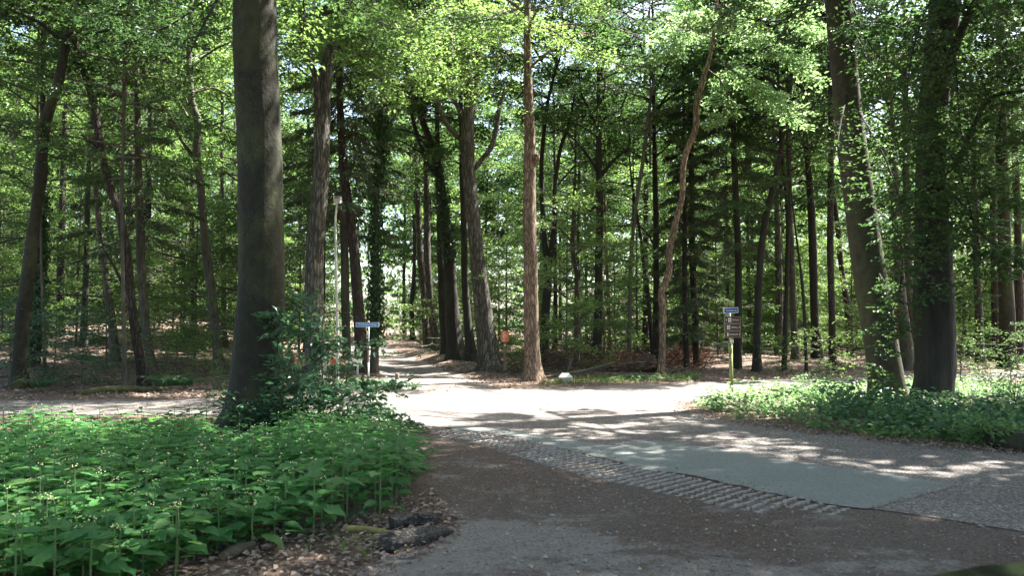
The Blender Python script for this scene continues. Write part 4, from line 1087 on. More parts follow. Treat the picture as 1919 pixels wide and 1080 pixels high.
# leaves blown along the road edges
pe = np.vstack([np.array([flat(*p)[:2] for p in [(1285, 757), (1290, 772), (1375, 794), (1520, 814), (1640, 828), (1919, 856)]])])
rg = np.random.default_rng(13); n = 2600
ci = np.r_[0, np.cumsum(np.linalg.norm(np.diff(pe, axis=0), axis=1))]; u = rg.uniform(0, ci[-1], n)
x = np.interp(u, ci, pe[:, 0]) + rg.normal(.12, .2, n); y = np.interp(u, ci, pe[:, 1]) + rg.normal(.15, .2, n)
scatter('edge_litter', 'brown husks gathered along the right edge of the road', 'debris', np.stack([x, y, x * 0 + .014], -1), .05, M['litter'], seed=14, tilt=.5)

# ------------------------------------------------------------------ balsam bed, lower left
def balsam_leaf(seed):
    rg = np.random.default_rng(seed)
    t = np.array([0, .12, .3, .5, .7, .88, 1.]); hw = np.array([.02, .16, .28, .29, .2, .08, 0]) * rg.uniform(.9, 1.1)
    z = -.13 * t ** 2 + .05 * t
    V, Fc = [], []
    for k in range(7): V.append([0, t[k], z[k] - .02])
    for k in range(1, 6):
        wv = .02 * math.sin(k * 2.3 + seed)
        V += [[-hw[k], t[k] - .03, z[k] + .05 + wv], [hw[k], t[k] - .03, z[k] + .05 - wv]]
    for s_ in (0, 1):
        g = lambda k: 7 + (k - 1) * 2 + s_
        tri = [(0, 1, g(1))]
        for k in range(1, 5): tri += [(k, k + 1, g(k + 1)), (k, g(k + 1), g(k))]
        tri += [(5, 6, g(5))]
        Fc += [(a, c, b_) if s_ else (a, b_, c) for a, b_, c in tri]
    V += [[-.012, -.28, .0], [.012, -.28, .0]]                     # leaf stalk
    n = len(V); Fc += [(n - 2, n - 1, 0)]
    return np.array(V), np.array(Fc)
BL = [balsam_leaf(s_) for s_ in range(3)]
BLM = [mesh('leaf', v_, f_, M['balsam'], smooth=True) for v_, f_ in BL]
def plant_layout(rg, h):
    """rows: x, y, z, azimuth, pitch, roll, scale"""
    out = []
    a0 = rg.uniform(0, 6.28)
    n = rg.integers(11, 15)
    for k in range(n):
        t = k / n
        a = a0 + k * 2.4 + rg.normal(0, .2)
        z = h * (1.0 - .84 * t ** 1.15)
        L = (.055 + .13 * min(1, t * 2.6)) * rg.uniform(.65, 1.3) * (1 if t < .8 else .8)
        r = .28 * L + .015
        out.append([math.cos(a) * r, math.sin(a) * r, z - .015 * t, a - PI / 2, max(-.38, rg.normal(.02 - .14 * t, .13)), rg.normal(0, .16), L])
    return out
def euler_m(pit, rol, az):
    cx, sx, cyy, sy, cz, sz_ = math.cos(pit), math.sin(pit), math.cos(rol), math.sin(rol), math.cos(az), math.sin(az)
    Rx = np.array([[1, 0, 0], [0, cx, -sx], [0, sx, cx]]); Ry = np.array([[cyy, 0, sy], [0, 1, 0], [-sy, 0, cyy]]); Rz = np.array([[cz, -sz_, 0], [sz_, cz, 0], [0, 0, 1]])
    return Rz @ Ry @ Rx
BED = [flat(*p) for p in [(-160, 838), (60, 830), (180, 820), (300, 810), (420, 806), (560, 806), (660, 812), (725, 822), (765, 845), (790, 880), (812, 930), (770, 955), (705, 985), (620, 1004), (540, 1018), (450, 1042), (360, 1075), (250, 1115), (80, 1170), (-300, 1260), (-700, 1000)]]
rg = np.random.default_rng(21)
spots = []
x, y = pts_in(BED, 9000, 22, (-11, -1), (3.6, 14.8))
cand = sorted(zip(x, y), key=lambda q: q[1])
grid = {}
for px_, py_ in cand:
    dm = .105 + .009 * py_
    key = (int(px_ / .3), int(py_ / .3))
    ok = True
    for a in (-1, 0, 1):
        for b_ in (-1, 0, 1):
            for q in grid.get((key[0] + a, key[1] + b_), ()):
                if (q[0] - px_) ** 2 + (q[1] - py_) ** 2 < dm * dm: ok = False
    if ok and not (py_ > 9.9 and 395 < W_PX / 2 + F_PX * px_ / py_ < 550):
        grid.setdefault(key, []).append((px_, py_)); spots.append((px_, py_))
stemm = bmesh_('stem', Buf().tube([[0, 0, -.03], [.01, .005, .5], [0, 0, 1.0]], [.007, .006, .003], 5), M['stem'])
fl = Buf()
for a in range(5):
    r_ = .016 + .012 * (a % 2); c = np.array([math.cos(a * 1.3) * r_, math.sin(a * 1.3) * r_, .012 + .008 * (a % 3)])
    fl.add(oct_v * .0045 + c, oct_f)
flm = bmesh_('flower', fl, M['flower'])
vis = []
BU = Buf(); nthing = 0
for (px_, py_) in spots:
    r = rg.uniform(.32, .58) * (1 - .14 * math.sin(px_ * 1.9 + py_)) * (1.0 if py_ < 9 else .85)
    front = py_ < 8.0 and abs(px_) < .66 * py_ + .25 and nthing < 120
    lay = plant_layout(rg, r)
    if front:
        nthing += 1
        pxx = W_PX / 2 + F_PX * px_ / py_
        zone = 'at the lower left corner of the bed' if pxx < 200 else 'in the front of the bed left of the grey plank' if pxx < 430 else 'in the front of the bed between plank and logs' if pxx < 650 else 'at the right end of the bed by the rotting logs'
        o = thing('balsam_plant', 'leafy green balsam plant ' + zone, 'plant', (px_, py_, 0), 0, 'balsam plants ' + zone)
        link('stem', stemm, o, None, rg.uniform(0, 6), (1, 1, r))
        link('flower', flm, o, (0, 0, r), rg.uniform(0, 6))
        for k, (a, b_, c, az, pit, rol, L) in enumerate(lay):
            lf = link('leaf', BLM[k % 3], o, (a, b_, c)); lf.rotation_euler = (pit, rol, az); lf.scale = (L,) * 3
    else:
        v_, f_ = tube([[px_, py_, -.02], [px_, py_, r]], [.006, .003], 4, False); BU.add(v_, f_, 1)
        BU.add(oct_v * .008 + [px_, py_, r + .012], oct_f, 2)
        for k, (a, b_, c, az, pit, rol, L) in enumerate(lay):
            v_, f_ = BL[k % 3]
            BU.add((v_ * L) @ euler_m(pit, rol, az).T + [px_ + a, py_ + b_, c], f_, 0)
tag(link('balsam_bed', bmesh_('balsam_bed', BU, [M['balsam'], M['stem'], M['flower']], True)), 'lush green balsam spreading back to the left road', 'ground cover', kind='stuff')

# ------------------------------------------------------------------ low plants on the verges
def cover(name, label, poly, n, h, L, m, seed, xr, yr, per=9, w=.75, rnd=1.0):
    rg = np.random.default_rng(seed)
    x, y = pts_in(poly, n, seed, xr, yr)
    n = len(x)
    hh = h * rg.uniform(.4, 1.25, n) * (1 + .5 * np.sin(1.9 * x + .7) * np.sin(2.3 * y))
    X_, Y_, HH = [np.repeat(a, per) for a in (x, y, hh)]
    k = n * per
    a = rg.uniform(0, 6.28, k); t = rg.uniform(.25, 1, k)
    rr_ = rg.uniform(.01, .09, k) * (1 + h)
    P = np.stack([X_ + np.cos(a) * rr_, Y_ + np.sin(a) * rr_, HH * t + height(X_, Y_)], -1)
    D = np.stack([np.cos(a), np.sin(a), rg.normal(-.1, .3, k)], -1)
    N = np.array([0, 0, 1.]) + rg.normal(0, .35, (k, 3))
    lv = leaf_verts(P, D, N, L * rg.uniform(.5, 1.3, k), w)
    return tag(link(name, mesh(name, lv.reshape(-1, 3), leaves_tris(k), m)), label, 'ground cover', kind='stuff')
VR = [flat(*p) for p in [(1310, 757), (1300, 768), (1385, 790), (1480, 803), (1640, 822), (1919, 848), (2300, 880), (2300, 745), (1919, 722), (1700, 728), (1560, 730), (1440, 735), (1350, 746)]]
cover('verge_undergrowth', 'low leafy green undergrowth covering the right-hand verge', VR, 5200, .26, .085, M['verge_leaf'], 31, (2, 16), (8, 21), 10)
VR2 = [flat(*p) for p in [(1540, 770), (1560, 805), (1700, 825), (1919, 845), (2000, 840), (1919, 770), (1800, 775), (1700, 768), (1640, 755)]]
cover('verge_bramble', 'taller broad-leaved green plants below the twin trunks', VR2, 1100, .38, .12, M['leaf_bush'], 32, (4, 12), (9, 18), 10)
cover('bed_undergrowth', 'small leaves filling in below the balsam plants', BED, 2600, .22, .06, M['leaf_bush'], 38, (-11, -1), (3.6, 14.8), 8)
FV = [flat(*p) for p in [(1010, 725), (1060, 722), (1180, 718), (1300, 715), (1320, 708), (1200, 708), (1090, 712), (1020, 718)]]
def blades(name, label, poly, n, h, seed, xr, yr):
    rg = np.random.default_rng(seed)
    x, y = pts_in(poly, n, seed, xr, yr); n = len(x)
    P = np.stack([x, y, height(x, y) - .01], -1)
    D = np.stack([rg.normal(0, .45, n), rg.normal(0, .45, n), np.ones(n)], -1)
    lv = leaf_verts(P, D, rg.normal(0, 1, (n, 3)), h * rg.uniform(.4, 1.2, n), .09, .02, .25)
    return tag(link(name, mesh(name, lv.reshape(-1, 3), leaves_tris(n), M['grass'])), label, 'grass', kind='stuff')
blades('verge_grass', 'thin sunlit grass on the far verge round the white block', FV, 9000, .16, 33, (0, 8), (18, 26))
cover('verge_weeds', 'small green weeds along the far verge below the fallen log', FV, 420, .16, .07, M['verge_leaf'], 34, (2.5, 8), (18, 26), 9)
IV = [flat(*p) for p in [(600, 724), (700, 718), (780, 722), (786, 731), (700, 737), (600, 741), (540, 742), (540, 730)]]
cover('ivy_carpet', 'low dark ivy carpet round the foot of the lamp post', IV, 1300, .14, .09, M['leaf_bush'], 35, (-8, -1), (17, 23), 9)
blades('lay_by_grass', 'tuft of bent grass in front of the rotting logs', [flat(*p) for p in [(575, 1035), (640, 1022), (700, 1030), (705, 1052), (640, 1058), (580, 1050)]], 420, .13, 36, (-3, 0), (4, 7))
blades('right_verge_grass', 'grass fringe along the right road edge', [flat(*p) for p in [(1560, 815), (1640, 822), (1919, 848), (2100, 860), (2100, 845), (1919, 832), (1640, 808)]], 9000, .17, 37, (3, 12), (8, 15))

# saplings and ferns on the far side
sp = [(100, 720, 'sap1', 'leaf_bush', .9, 'dark leafy sapling behind the road, right of the curving trunk'), (152, 724, 'sap2', 'leaf_bush', 1.0, 'low dark-leaved sapling left of the thin upright stem'), (330, 718, 'sap2', 'leaf_light', .9, 'light green sapling right of the slanting red-brown trunk'), (385, 712, 'sap1', 'leaf_beech', 1.0, 'layered beech sapling at the foot of the wavy brown trunk'), (425, 730, 'sap2', 'leaf_light', .55, 'small light sapling by the road left of the massive beech'), (1535, 722, 'sap2', 'leaf_light', .85, 'yellow-green sapling at the far road left of the twin trunks'), (1130, 668, 'sap1', 'leaf_bush', 1.5, 'pale layered sapling spray before the upright dark beech'), (788, 672, 'sap1', 'leaf_light', 1.1, 'bright small tree leaning over the trail'), (1600, 690, 'sap1', 'leaf_light', 1.0, 'light sapling behind the left twin trunk'), (1460, 700, 'sap2', 'leaf_light', .7, 'bright sapling under the slim black trunks'), (1800, 715, 'sap2', 'leaf_light', .9, 'green sapling right of the blackish twin trunk'), (1895, 728, 'sap1', 'leaf_beech', .7, 'leafy sapling at right edge by the far road'), (200, 690, 'sap1', 'leaf_beech', 1.4, 'tall layered sapling behind the crooked dark trunk'), (20, 715, 'sap1', 'leaf_bush', .9, 'bushy sapling at the extreme left edge by the road'), (560, 700, 'sap1', 'leaf_beech', 1.2, 'leafy sapling just right of the massive beech, beyond the road')]
for k, (px_, py_, key, lf, sc, lab) in enumerate(sp):
    b = hit(px_, py_)
    o = thing('sapling', lab, 'sapling', b)
    crown_obj(key, lf, o, b, (0, 0, 0), k * 1.3, sc)
# fern at the left
def fern(px_, py_, lab, sc, seed):
    b = hit(px_, py_); rg = np.random.default_rng(seed)
    o = thing('fern', lab, 'fern', b)
    for k in range(10):
        a = k * .63 + rg.normal(0, .1); q = np.linspace(0, 1, 14)
        L = sc * rg.uniform(.7, 1)
        pts = np.stack([np.cos(a) * L * q, np.sin(a) * L * q, L * (1.5 * q - 1.15 * q ** 2)], -1)
        Bq = Buf(); Bq.tube(pts, np.linspace(.006, .002, 14), 4)
        tz = np.gradient(pts, axis=0)
        sd = np.array([-math.sin(a), math.cos(a), 0])
        P, D = [], []
        for s_ in (-1, 1):
            for j in range(2, 13):
                P.append(pts[j]); D.append(sd * s_ + unit(tz[j]) * .4 + np.array([0, 0, -.15]))
        P, D = np.array(P), np.array(D)
        LL = .30 * sc * (1 - .9 * np.tile(np.linspace(.12, 1, 11), 2))
        lv = leaf_verts(P, D, np.tile([0, 0, 1.], (len(P), 1)), LL, .3)
        bv, bf, _ = Bq.arrays()
        link('frond', crown_mesh('frond', dict(bv=bv, bf=bf, lv=lv), [M['stem'], M['leaf_bush']]), o)
fern(310, 735, 'green fern beside the far side of the left road', .9, 1)
fern(345, 730, 'smaller fern just right of the other one by the left road', .7, 2)
fern(75, 735, 'fern at the foot of the curving trunk on the left', .7, 3)

# the shrub beside the massive beech
sb = flat(598, 806)
o = thing('shrub', 'broad-leaved green shrub between the massive beech and the road', 'shrub', sb)
sh = [([(598, 806), (592, 720), (575, 640), (550, 560)], 340, .5), ([(600, 806), (615, 740), (645, 680), (690, 640)], 240, .4), ([(604, 806), (640, 765), (690, 735), (745, 726)], 280, .4),
      ([(594, 806), (560, 740), (535, 660), (510, 585)], 360, .45), ([(592, 806), (545, 775), (500, 752), (455, 748)], 330, .4), ([(606, 806), (660, 790), (720, 790), (770, 800)], 330, .4),
      ([(600, 806), (605, 720), (600, 650), (595, 590)], 380, .5), ([(600, 806), (620, 770), (640, 740), (655, 712)], 170, .4), ([(596, 806), (570, 770), (555, 730), (560, 690)], 340, .5), ([(600, 806), (575, 790), (530, 790), (500, 785)], 300, .4), ([(604, 806), (650, 800), (680, 780), (700, 760)], 300, .4)]
for k, (pts, n, w) in enumerate(sh):
    dd = 12.3 + .5 * math.sin(k * 2.1)
    wp = [sb if j == 0 else wpt(x_, y_, sb[1] + (dd - sb[1]) * min(1, j * .5)) for j, (x_, y_) in enumerate(pts)]
    bough(o, sb, wp, int(n * 1.05), .13, 'leaf_bush', 'twig', w, 60 + k, name='branch', r0=.014, tilt=.4)
# small dark shrub in front of the beech foot and one at the right trunks
def small_shrub(px_, py_, h, n, L, lf, lab, seed):
    b = hit(px_, py_); rg = np.random.default_rng(seed)
    o = thing('shrub', lab, 'shrub', b)
    for k in range(5):
        a = k * 1.26 + rg.normal(0, .3); e = b + np.array([math.cos(a) * h * .6, math.sin(a) * h * .6, h * rg.uniform(.6, 1)])
        bough(o, b, [b, b + (e - b) * .5 + [0, 0, .08 * h], e], n // 5, L, lf, 'twig', h * .45, seed + k, name='branch', r0=.01, tilt=.4)
small_shrub(455, 812, .75, 420, .10, 'leaf_bush', 'dark low shrub hugging the foot of the massive beech', 80)
small_shrub(1900, 765, 1.0, 420, .09, 'verge_leaf', 'light leafy shrub on the right verge near the picture edge', 90)
small_shrub(1560, 775, .7, 360, .10, 'verge_leaf', 'bright young shrub left of the twin trunks', 100)
small_shrub(1850, 840, .4, 160, .09, 'verge_leaf', 'yellow-green weed before the dark kerb log at right', 110)

# ------------------------------------------------------------------ dead wood
rg = np.random.default_rng(41)
Bf = Buf()
for k in range(230):
    bx_ = rg.uniform(930, 1330); b = hit(bx_, rg.uniform(672, 686 if 1100 < bx_ < 1245 else 704))
    a = rg.uniform(0, 6.28); L = rg.uniform(.5, 2.2); e = rg.uniform(-.05, .7)
    d_ = np.array([math.cos(a) * math.cos(e), math.sin(a) * math.cos(e), math.sin(e)])
    q = [b + [0, 0, .02], b + d_ * L * .5 + rg.normal(0, .06, 3) + [0, 0, .08], b + d_ * L + rg.normal(0, .12, 3)]
    q[2][2] = max(q[2][2], float(height(q[2][0], q[2][1])) + .02)
    Bf.tube(crv(q, 5), np.linspace(.016, .004, 5) * rg.uniform(.5, 1.5), 4)
tag(link('brushwood', bmesh_('brushwood', Bf, M['twig'], True)), 'tangle of dead brown branches behind the fallen log', 'brushwood', kind='stuff')
n = 5200
cx_, cy_ = [], []
for k in range(52):
    b = hit(rg.uniform(960, 1330), rg.uniform(664, 696)); cx_.append(b)
cc = np.array(cx_)[rg.integers(0, 52, n)] + rg.normal(0, [.35, .35, 0], (n, 3)); cc[:, 2] = height(cc[:, 0], cc[:, 1]) + np.abs(rg.normal(0, .3, n))
lv = leaf_verts(cc, rg.normal(0, 1, (n, 3)), rg.normal(0, 1, (n, 3)), rg.uniform(.06, .13, n), .5)
tag(link('dead_bracken', mesh('dead_bracken', lv.reshape(-1, 3), leaves_tris(n), M['bracken'])), 'withered rusty bracken among the dead branches', 'bracken', kind='stuff')

def log(name, label, cat, P, R, m, cut, seg=16, seed=0, rough=.05, n=16, sub='bark'):
    """P world points, R radii; ends capped with cut wood"""
    rg = np.random.default_rng(seed)
    b = np.array(P[0], float); b[2] = min(p[2] for p in P) - max(R) * 0
    o = thing(name, label, cat, b)
    q = crv(np.hstack([np.array(P, float) - b, np.array(R)[:, None]]), n)
    th = np.arange(seg) * 2 * PI / seg
    lob = 1 + rough * (np.sin(3 * th[None] + np.linspace(0, 5, n)[:, None]) + np.sin(5 * th[None] + 1)) + rg.normal(0, rough * .5, (n, seg))
    v_, f_ = tube(q[:, :3], q[:, 3], seg, False, lob)
    link(sub, mesh(sub, v_, f_, m, smooth=True), o)
    for e in (0, -1):
        ring = v_[:seg] if e == 0 else v_[-seg:]
        c = ring.mean(0); inn = c + (q[1 if e == 0 else -2, :3] - q[e, :3]) * .06
        vv_ = np.vstack([ring, c + (ring - c) * .93 + (inn - c), inn[None]])
        j = np.arange(seg); jn = (j + 1) % seg
        fa = np.vstack([np.stack([j, jn, jn + seg], -1), np.stack([j, jn + seg, j + seg], -1), np.stack([j + seg, jn + seg, np.full(seg, 2 * seg)], -1)])
        if e == -1: fa = fa[:, ::-1]
        link('sawn_end', mesh('sawn_end', vv_, fa, cut), o)
    return o
g = lambda px_, py_, up=0.0: hit(px_, py_) + [0, 0, up]
log('fallen_log', 'thick dark-barked fallen log with a pale sawn end, beyond the far verge', 'log', [at_depth(1118, 700, 26.0), at_depth(1150, 694, 25.8), at_depth(1190, 688, 25.9), at_depth(1229, 681.5, 25.9)], [.13, .17, .23, .28], M['log_bark'], M['cut_wood'], 20, 1, .05, 20)
log('fallen_branch', 'long thin pale mossy trunk lying left of the thick fallen log', 'branch', [g(1010, 712, .05), g(1060, 708, .1), g(1100, 704, .16), g(1150, 698, .3)], [.03, .045, .05, .04], M['grey_bark'], M['cut_wood'], 10, 2)
log('fallen_branch', 'pale bowed branch on the grass in front of the thick log', 'branch', [g(1140, 712, .03), g(1170, 711, .07), g(1200, 711, .09), g(1248, 714, .02)], [.03, .045, .055, .05], M['dead_wood'], M['cut_wood'], 10, 3)
bq = g(1064, 697)
o = thing('broken_branch', 'pale forked branch stuck upright behind the white block', 'branch', bq)
for pts, rr_ in (([(1064, 698), (1067, 688), (1072, 672)], (.045, .035, .018)), ([(1066, 690), (1067, 682), (1067, 674)], (.02, .016, .01))):
    q = crv(np.array([at_depth(x_, y_, bq[1]) - bq for x_, y_ in pts]), 6)
    v_, f_ = tube(q, np.interp(np.linspace(0, 1, 6), [0, .5, 1], rr_), 8); link('stick', mesh('stick', v_, f_, M['dead_wood'], smooth=True), o)
for k, pts in enumerate([[(1060, 690), (1072, 672), (1084, 645), (1088, 628)], [(950, 655), (975, 672), (990, 688), (1010, 690)], [(958, 690), (985, 688), (1010, 694)], [(1252, 668), (1280, 655), (1310, 650), (1335, 640)]]):
    b = hit(pts[0][0], max(pts[0][1], 684))
    P = [at_depth(x_, y_, b[1] + .2 * j) for j, (x_, y_) in enumerate(pts)]; P[0] = b
    lab = ['long bare branch arching up from the brushwood', 'bare branch sloping down beside the orange notice', 'low bare branch left of the orange-brown trunk', 'bare dark branch rising right of the snaking trunk'][k]
    v_, f_ = tube(crv(np.array(P) - b, 9), np.linspace(.028, .01, 9), 7)
    tag(link('bare_branch', mesh('bare_branch', v_, f_, M['dead_wood' if k != 3 else 'twig'], smooth=True), None, b), lab, 'branch')
mlog = [g(140, 742, .05), g(190, 738, .07), g(240, 736, .08), g(305, 735, .05)]
log('fallen_log', 'thin moss-green log lying along the far side of the left road', 'log', mlog, [.06, .08, .08, .05], bark('mossy_log', (.05, .055, .02), (.12, .12, .045), (6, 6, 6), .5, moss=.6), M['cut_dark'], 10, 4)
# rotting logs at the corner of the bed
def gz(px_, py_, up): return flat(px_, py_) + [0, 0, up]
log('rotting_log', 'short grey bark-covered log with round sawn end at the corner of the bed', 'log', [gz(712, 1036, .062), gz(745, 1033, .062), gz(795, 1020, .055), gz(828, 1008, .035), gz(848, 1001, .02)], [.064, .066, .058, .038, .014], M['small_log'], M['cut_dark'], 16, 5, .11)
log('rotting_log', 'smaller split log behind, its dark end facing the camera', 'log', [gz(733, 993, .045), gz(755, 989, .05), gz(790, 985, .045), gz(824, 981, .03)], [.045, .05, .042, .015], M['small_log'], M['cut_dark'], 12, 6, .16)
log('rotting_log', 'yellow-green mossy stick lying between the two rotting logs', 'log', [gz(650, 1000, .03), gz(690, 1003, .035), (flat(725, 1010) + [0, 0, .035]), gz(760, 1014, .03)], [.03, .03, .028, .02], bark('moss_stick', (.12, .10, .03), (.27, .23, .08), (8, 8, 8), .5, moss=.2), M['cut_wood'], 8, 7)
log('rotting_log', 'broken grey plank of wood under the plants at the bottom', 'log', [gz(418, 1052, .03), gz(445, 1043, .04), gz(475, 1034, .045)], [.032, .036, .03], M['grey_bark'], M['cut_wood'], 10, 8, .12)
rg = np.random.default_rng(44); n = 160
x = rg.normal(0, .16, n) - .98; y = rg.normal(0, .1, n) + 5.75
scatter('wood_chips', 'pale splinters between the rotting logs', 'debris', np.stack([x, y, x * 0 + .01 + rg.uniform(0, .03, n)], -1), .06, M['chips'], .35, .8, 45)
log('kerb_log', 'dark squared timber half hidden in plants at the right edge', 'log', [flat(1855, 838) + [0, 0, .1], flat(1920, 846) + [0, 0, .1], flat(2050, 856) + [0, 0, .1]], [.13, .14, .14], M['dark_bark'], M['cut_dark'], 12, 9)
# low stump post at the trail mouth
b = hit(744, 714)
o = thing('stump_post', 'short round wooden bollard at the left of the trail mouth', 'bollard', b)
v_, f_ = tube([[0, 0, -.1], [0, 0, .1], [.005, 0, .20], [.005, 0, .215]], [.062, .06, .06, .05], 14); link('post', mesh('post', v_, f_, M['dead_wood'], smooth=True), o)

# ------------------------------------------------------------------ signs and street furniture
M['pole_grey'] = plain('pole_grey', (.26, .27, .265), .55, .3)
M['pole_cream'] = plain('pole_cream', (.50, .49, .40), .5)
M['pole_moss'] = plain('pole_moss', (.20, .21, .07), .8, var=.45, scale=10)
M['sign_blue'] = plain('sign_blue', (.03, .2, .55), .35, var=.04)
M['sign_navy'] = plain('sign_navy', (.015, .06, .32), .35, var=.04)
M['sign_white'] = plain('sign_white', (.78, .80, .80), .4, var=.03)
M['sign_brown'] = plain('sign_brown', (.085, .028, .02), .4, var=.05)
M['sign_frame'] = plain('sign_frame', (.22, .20, .15), .6, var=.1)
M['orange'] = plain('orange_panel', (.72, .16, .04), .5, var=.05)
M['red'] = plain('red_paint', (.62, .05, .025), .45, var=.08)
M['white_dirty'] = plain('white_dirty', (.70, .70, .62), .6, var=.08)
M['post_wood'] = bark('post_wood', (.16, .10, .06), (.27, .18, .11), (14, 14, 2), .3, dist=.01)
M['lamp_head'] = plain('lamp_head', (.40, .36, .33), .4, var=.05)
M['dark_plastic'] = plain('dark_plastic', (.02, .02, .02), .4)

def text(body, size, m, parent, loc, rz=0.0, name='lettering', sx=1.0, bold=0.0):
    cu = bpy.data.curves.new('lettering', 'FONT')
    cu.body = body; cu.size = size; cu.align_x = 'CENTER'; cu.align_y = 'CENTER'; cu.extrude = .001; cu.offset = bold
    to = bpy.data.objects.new('tmp', cu); COL.objects.link(to)
    bpy.context.view_layer.update()
    me = bpy.data.meshes.new_from_object(to.evaluated_get(bpy.context.evaluated_depsgraph_get()))
    bpy.data.objects.remove(to)
    me.materials.clear(); me.materials.append(m)
    t = link(name, me, parent, loc); t.rotation_euler = (PI / 2, 0, rz); t.scale = (sx, 1, 1)
    return t

def rbox(w, d, h, r=.02, seg=4, m=None):
    """plate w x h facing -Y with rounded corners"""
    pr = []
    for cx_, cz_, a0 in ((w / 2 - r, h / 2 - r, 0), (-w / 2 + r, h / 2 - r, PI / 2), (-w / 2 + r, -h / 2 + r, PI), (w / 2 - r, -h / 2 + r, 1.5 * PI)):
        for k in range(seg + 1):
            a = a0 + k * PI / 2 / seg; pr.append((cx_ + r * math.cos(a), cz_ + r * math.sin(a)))
    n = len(pr)
    v_ = np.array([[x_, -d / 2, z_] for x_, z_ in pr] + [[x_, d / 2, z_] for x_, z_ in pr] + [[0, -d / 2, 0], [0, d / 2, 0]])
    j = np.arange(n); jn = (j + 1) % n
    f_ = np.vstack([np.stack([j, jn, np.full(n, 2 * n)], -1), np.stack([jn + n, j + n, np.full(n, 2 * n + 1)], -1), np.stack([j, j + n, jn + n], -1), np.stack([j, jn + n, jn], -1)])
    return v_, f_
def plate(name, w, d, h, m, parent, loc, rz=0, r=.02):
    v_, f_ = rbox(w, d, h, r); o = link(name, mesh(name, v_, f_, m), parent, loc, rz); return o
def pole(name, parent, pts, rad, m, seg=12):
    v_, f_ = tube(pts, rad, seg); return link(name, mesh(name, v_, f_, m, smooth=True), parent)

# lamp post
b = at_depth(632, 722, 21.4); b[2] = float(height(b[0], b[1]))
o = thing('lamp_post', 'tall slender cream lamp post with bent neck behind the shrub', 'lamp post', b)
top = at_depth(629, 392, b[1]) - b; hd = at_depth(635, 375, b[1]) - b
pole('pole', o, crv(np.array([[0, 0, -.2], [0, 0, 1.2], [top[0] * .6, 0, top[2] * .6], [top[0], 0, top[2] - .5]]), 12), np.linspace(.046, .032, 12), M['pole_cream'])
pole('neck', o, crv(np.array([[top[0], 0, top[2] - .52], [top[0] + .005, -.03, top[2] - .2], [hd[0] - .02, -.12, hd[2] - .12]]), 8), .026, M['pole_cream'])
hb = Buf()
for s0, s1, y0, y1 in ((.09, .075, 0, 0),):
    hb.add([[-.075, -.14, -.13], [.075, -.14, -.13], [.085, .14, -.07], [-.085, .14, -.07], [-.095, -.12, .06], [.095, -.12, .06], [.075, .13, .09], [-.075, .13, .09], [-.085, -.165, -.01], [.085, -.165, -.01]],
           [(0, 1, 9), (0, 9, 8), (8, 9, 5), (8, 5, 4), (4, 5, 6), (4, 6, 7), (0, 3, 2), (0, 2, 1), (2, 3, 7), (2, 7, 6), (1, 2, 6), (1, 6, 5), (1, 5, 9), (0, 4, 7), (0, 7, 3), (0, 8, 4)])
hd_o = link('lamp_head', bmesh_('lamp_head', hb, M['lamp_head']), o, (hd[0], -.12, hd[2]))
for s_ in (-1, 1):
    link('lens', bmesh_('lens', Buf().box((0, 0, 0), (.03, .012, .03)), M['dark_plastic']), hd_o, (s_ * .038, -.158, .03))
link('lens_bar', bmesh_('lens_bar', Buf().box((0, 0, 0), (.11, .01, .012)), M['dark_plastic']), hd_o, (0, -.152, .045))
link('sticker', bmesh_('sticker', Buf().box((0, -.053, 2.02), (.05, .004, .06)), M['orange']), o)

# blue street name sign at the trail
Yd = 22.6
b = at_depth(690, 705, Yd); b[2] = float(height(b[0], b[1]))
o = thing('street_sign', 'blue street name plate on a grey pole at the trail mouth', 'street sign', b)
sc_ = at_depth(689, 609, Yd) - b
pole('pole', o, [[0, 0, -.2], [0, 0, .55]], [.032, .032], M['pole_grey'])
pole('pole', o, [[0, 0, .54], [0, 0, sc_[2] - .05]], [.022, .022], M['pole_grey'])
pl = plate('plate', .66, .016, .128, M['sign_white'], o, (sc_[0], -.03, sc_[2]))
plate('field', .636, .004, .104, M['sign_blue'], pl, (0, -.0105, 0), 0, .012)
text('Veldhuizenweg', .086, M['sign_white'], pl, (0, -.0145, .004))

# red and white barrier beam behind the shrub
Yd = 23.6
b = at_depth(617, 700, Yd); b[2] = float(height(b[0], b[1]))
o = thing('barrier', 'red and white barrier beam on posts behind the shrub', 'barrier', b)
zb = at_depth(630, 680, Yd)[2] - b[2]
for x0, x1, mk in ((552, 570, 'red'), (570, 619, 'white_dirty'), (619, 648, 'red'), (648, 678, 'white_dirty')):
    a0, a1 = at_depth(x0, 680, Yd)[0] - b[0], at_depth(x1, 680, Yd)[0] - b[0]
    link('beam_section', bmesh_('beam_section', Buf().box(((a0 + a1) / 2, 0, zb), (a1 - a0 - .002, .05, .19)), M[mk]), o)
for x0 in (562, 669):
    a0 = at_depth(x0, 680, Yd)[0] - b[0]
    pole('post', o, [[a0, .06, -.2], [a0, .06, zb + .05]], .035, M['pole_grey'])

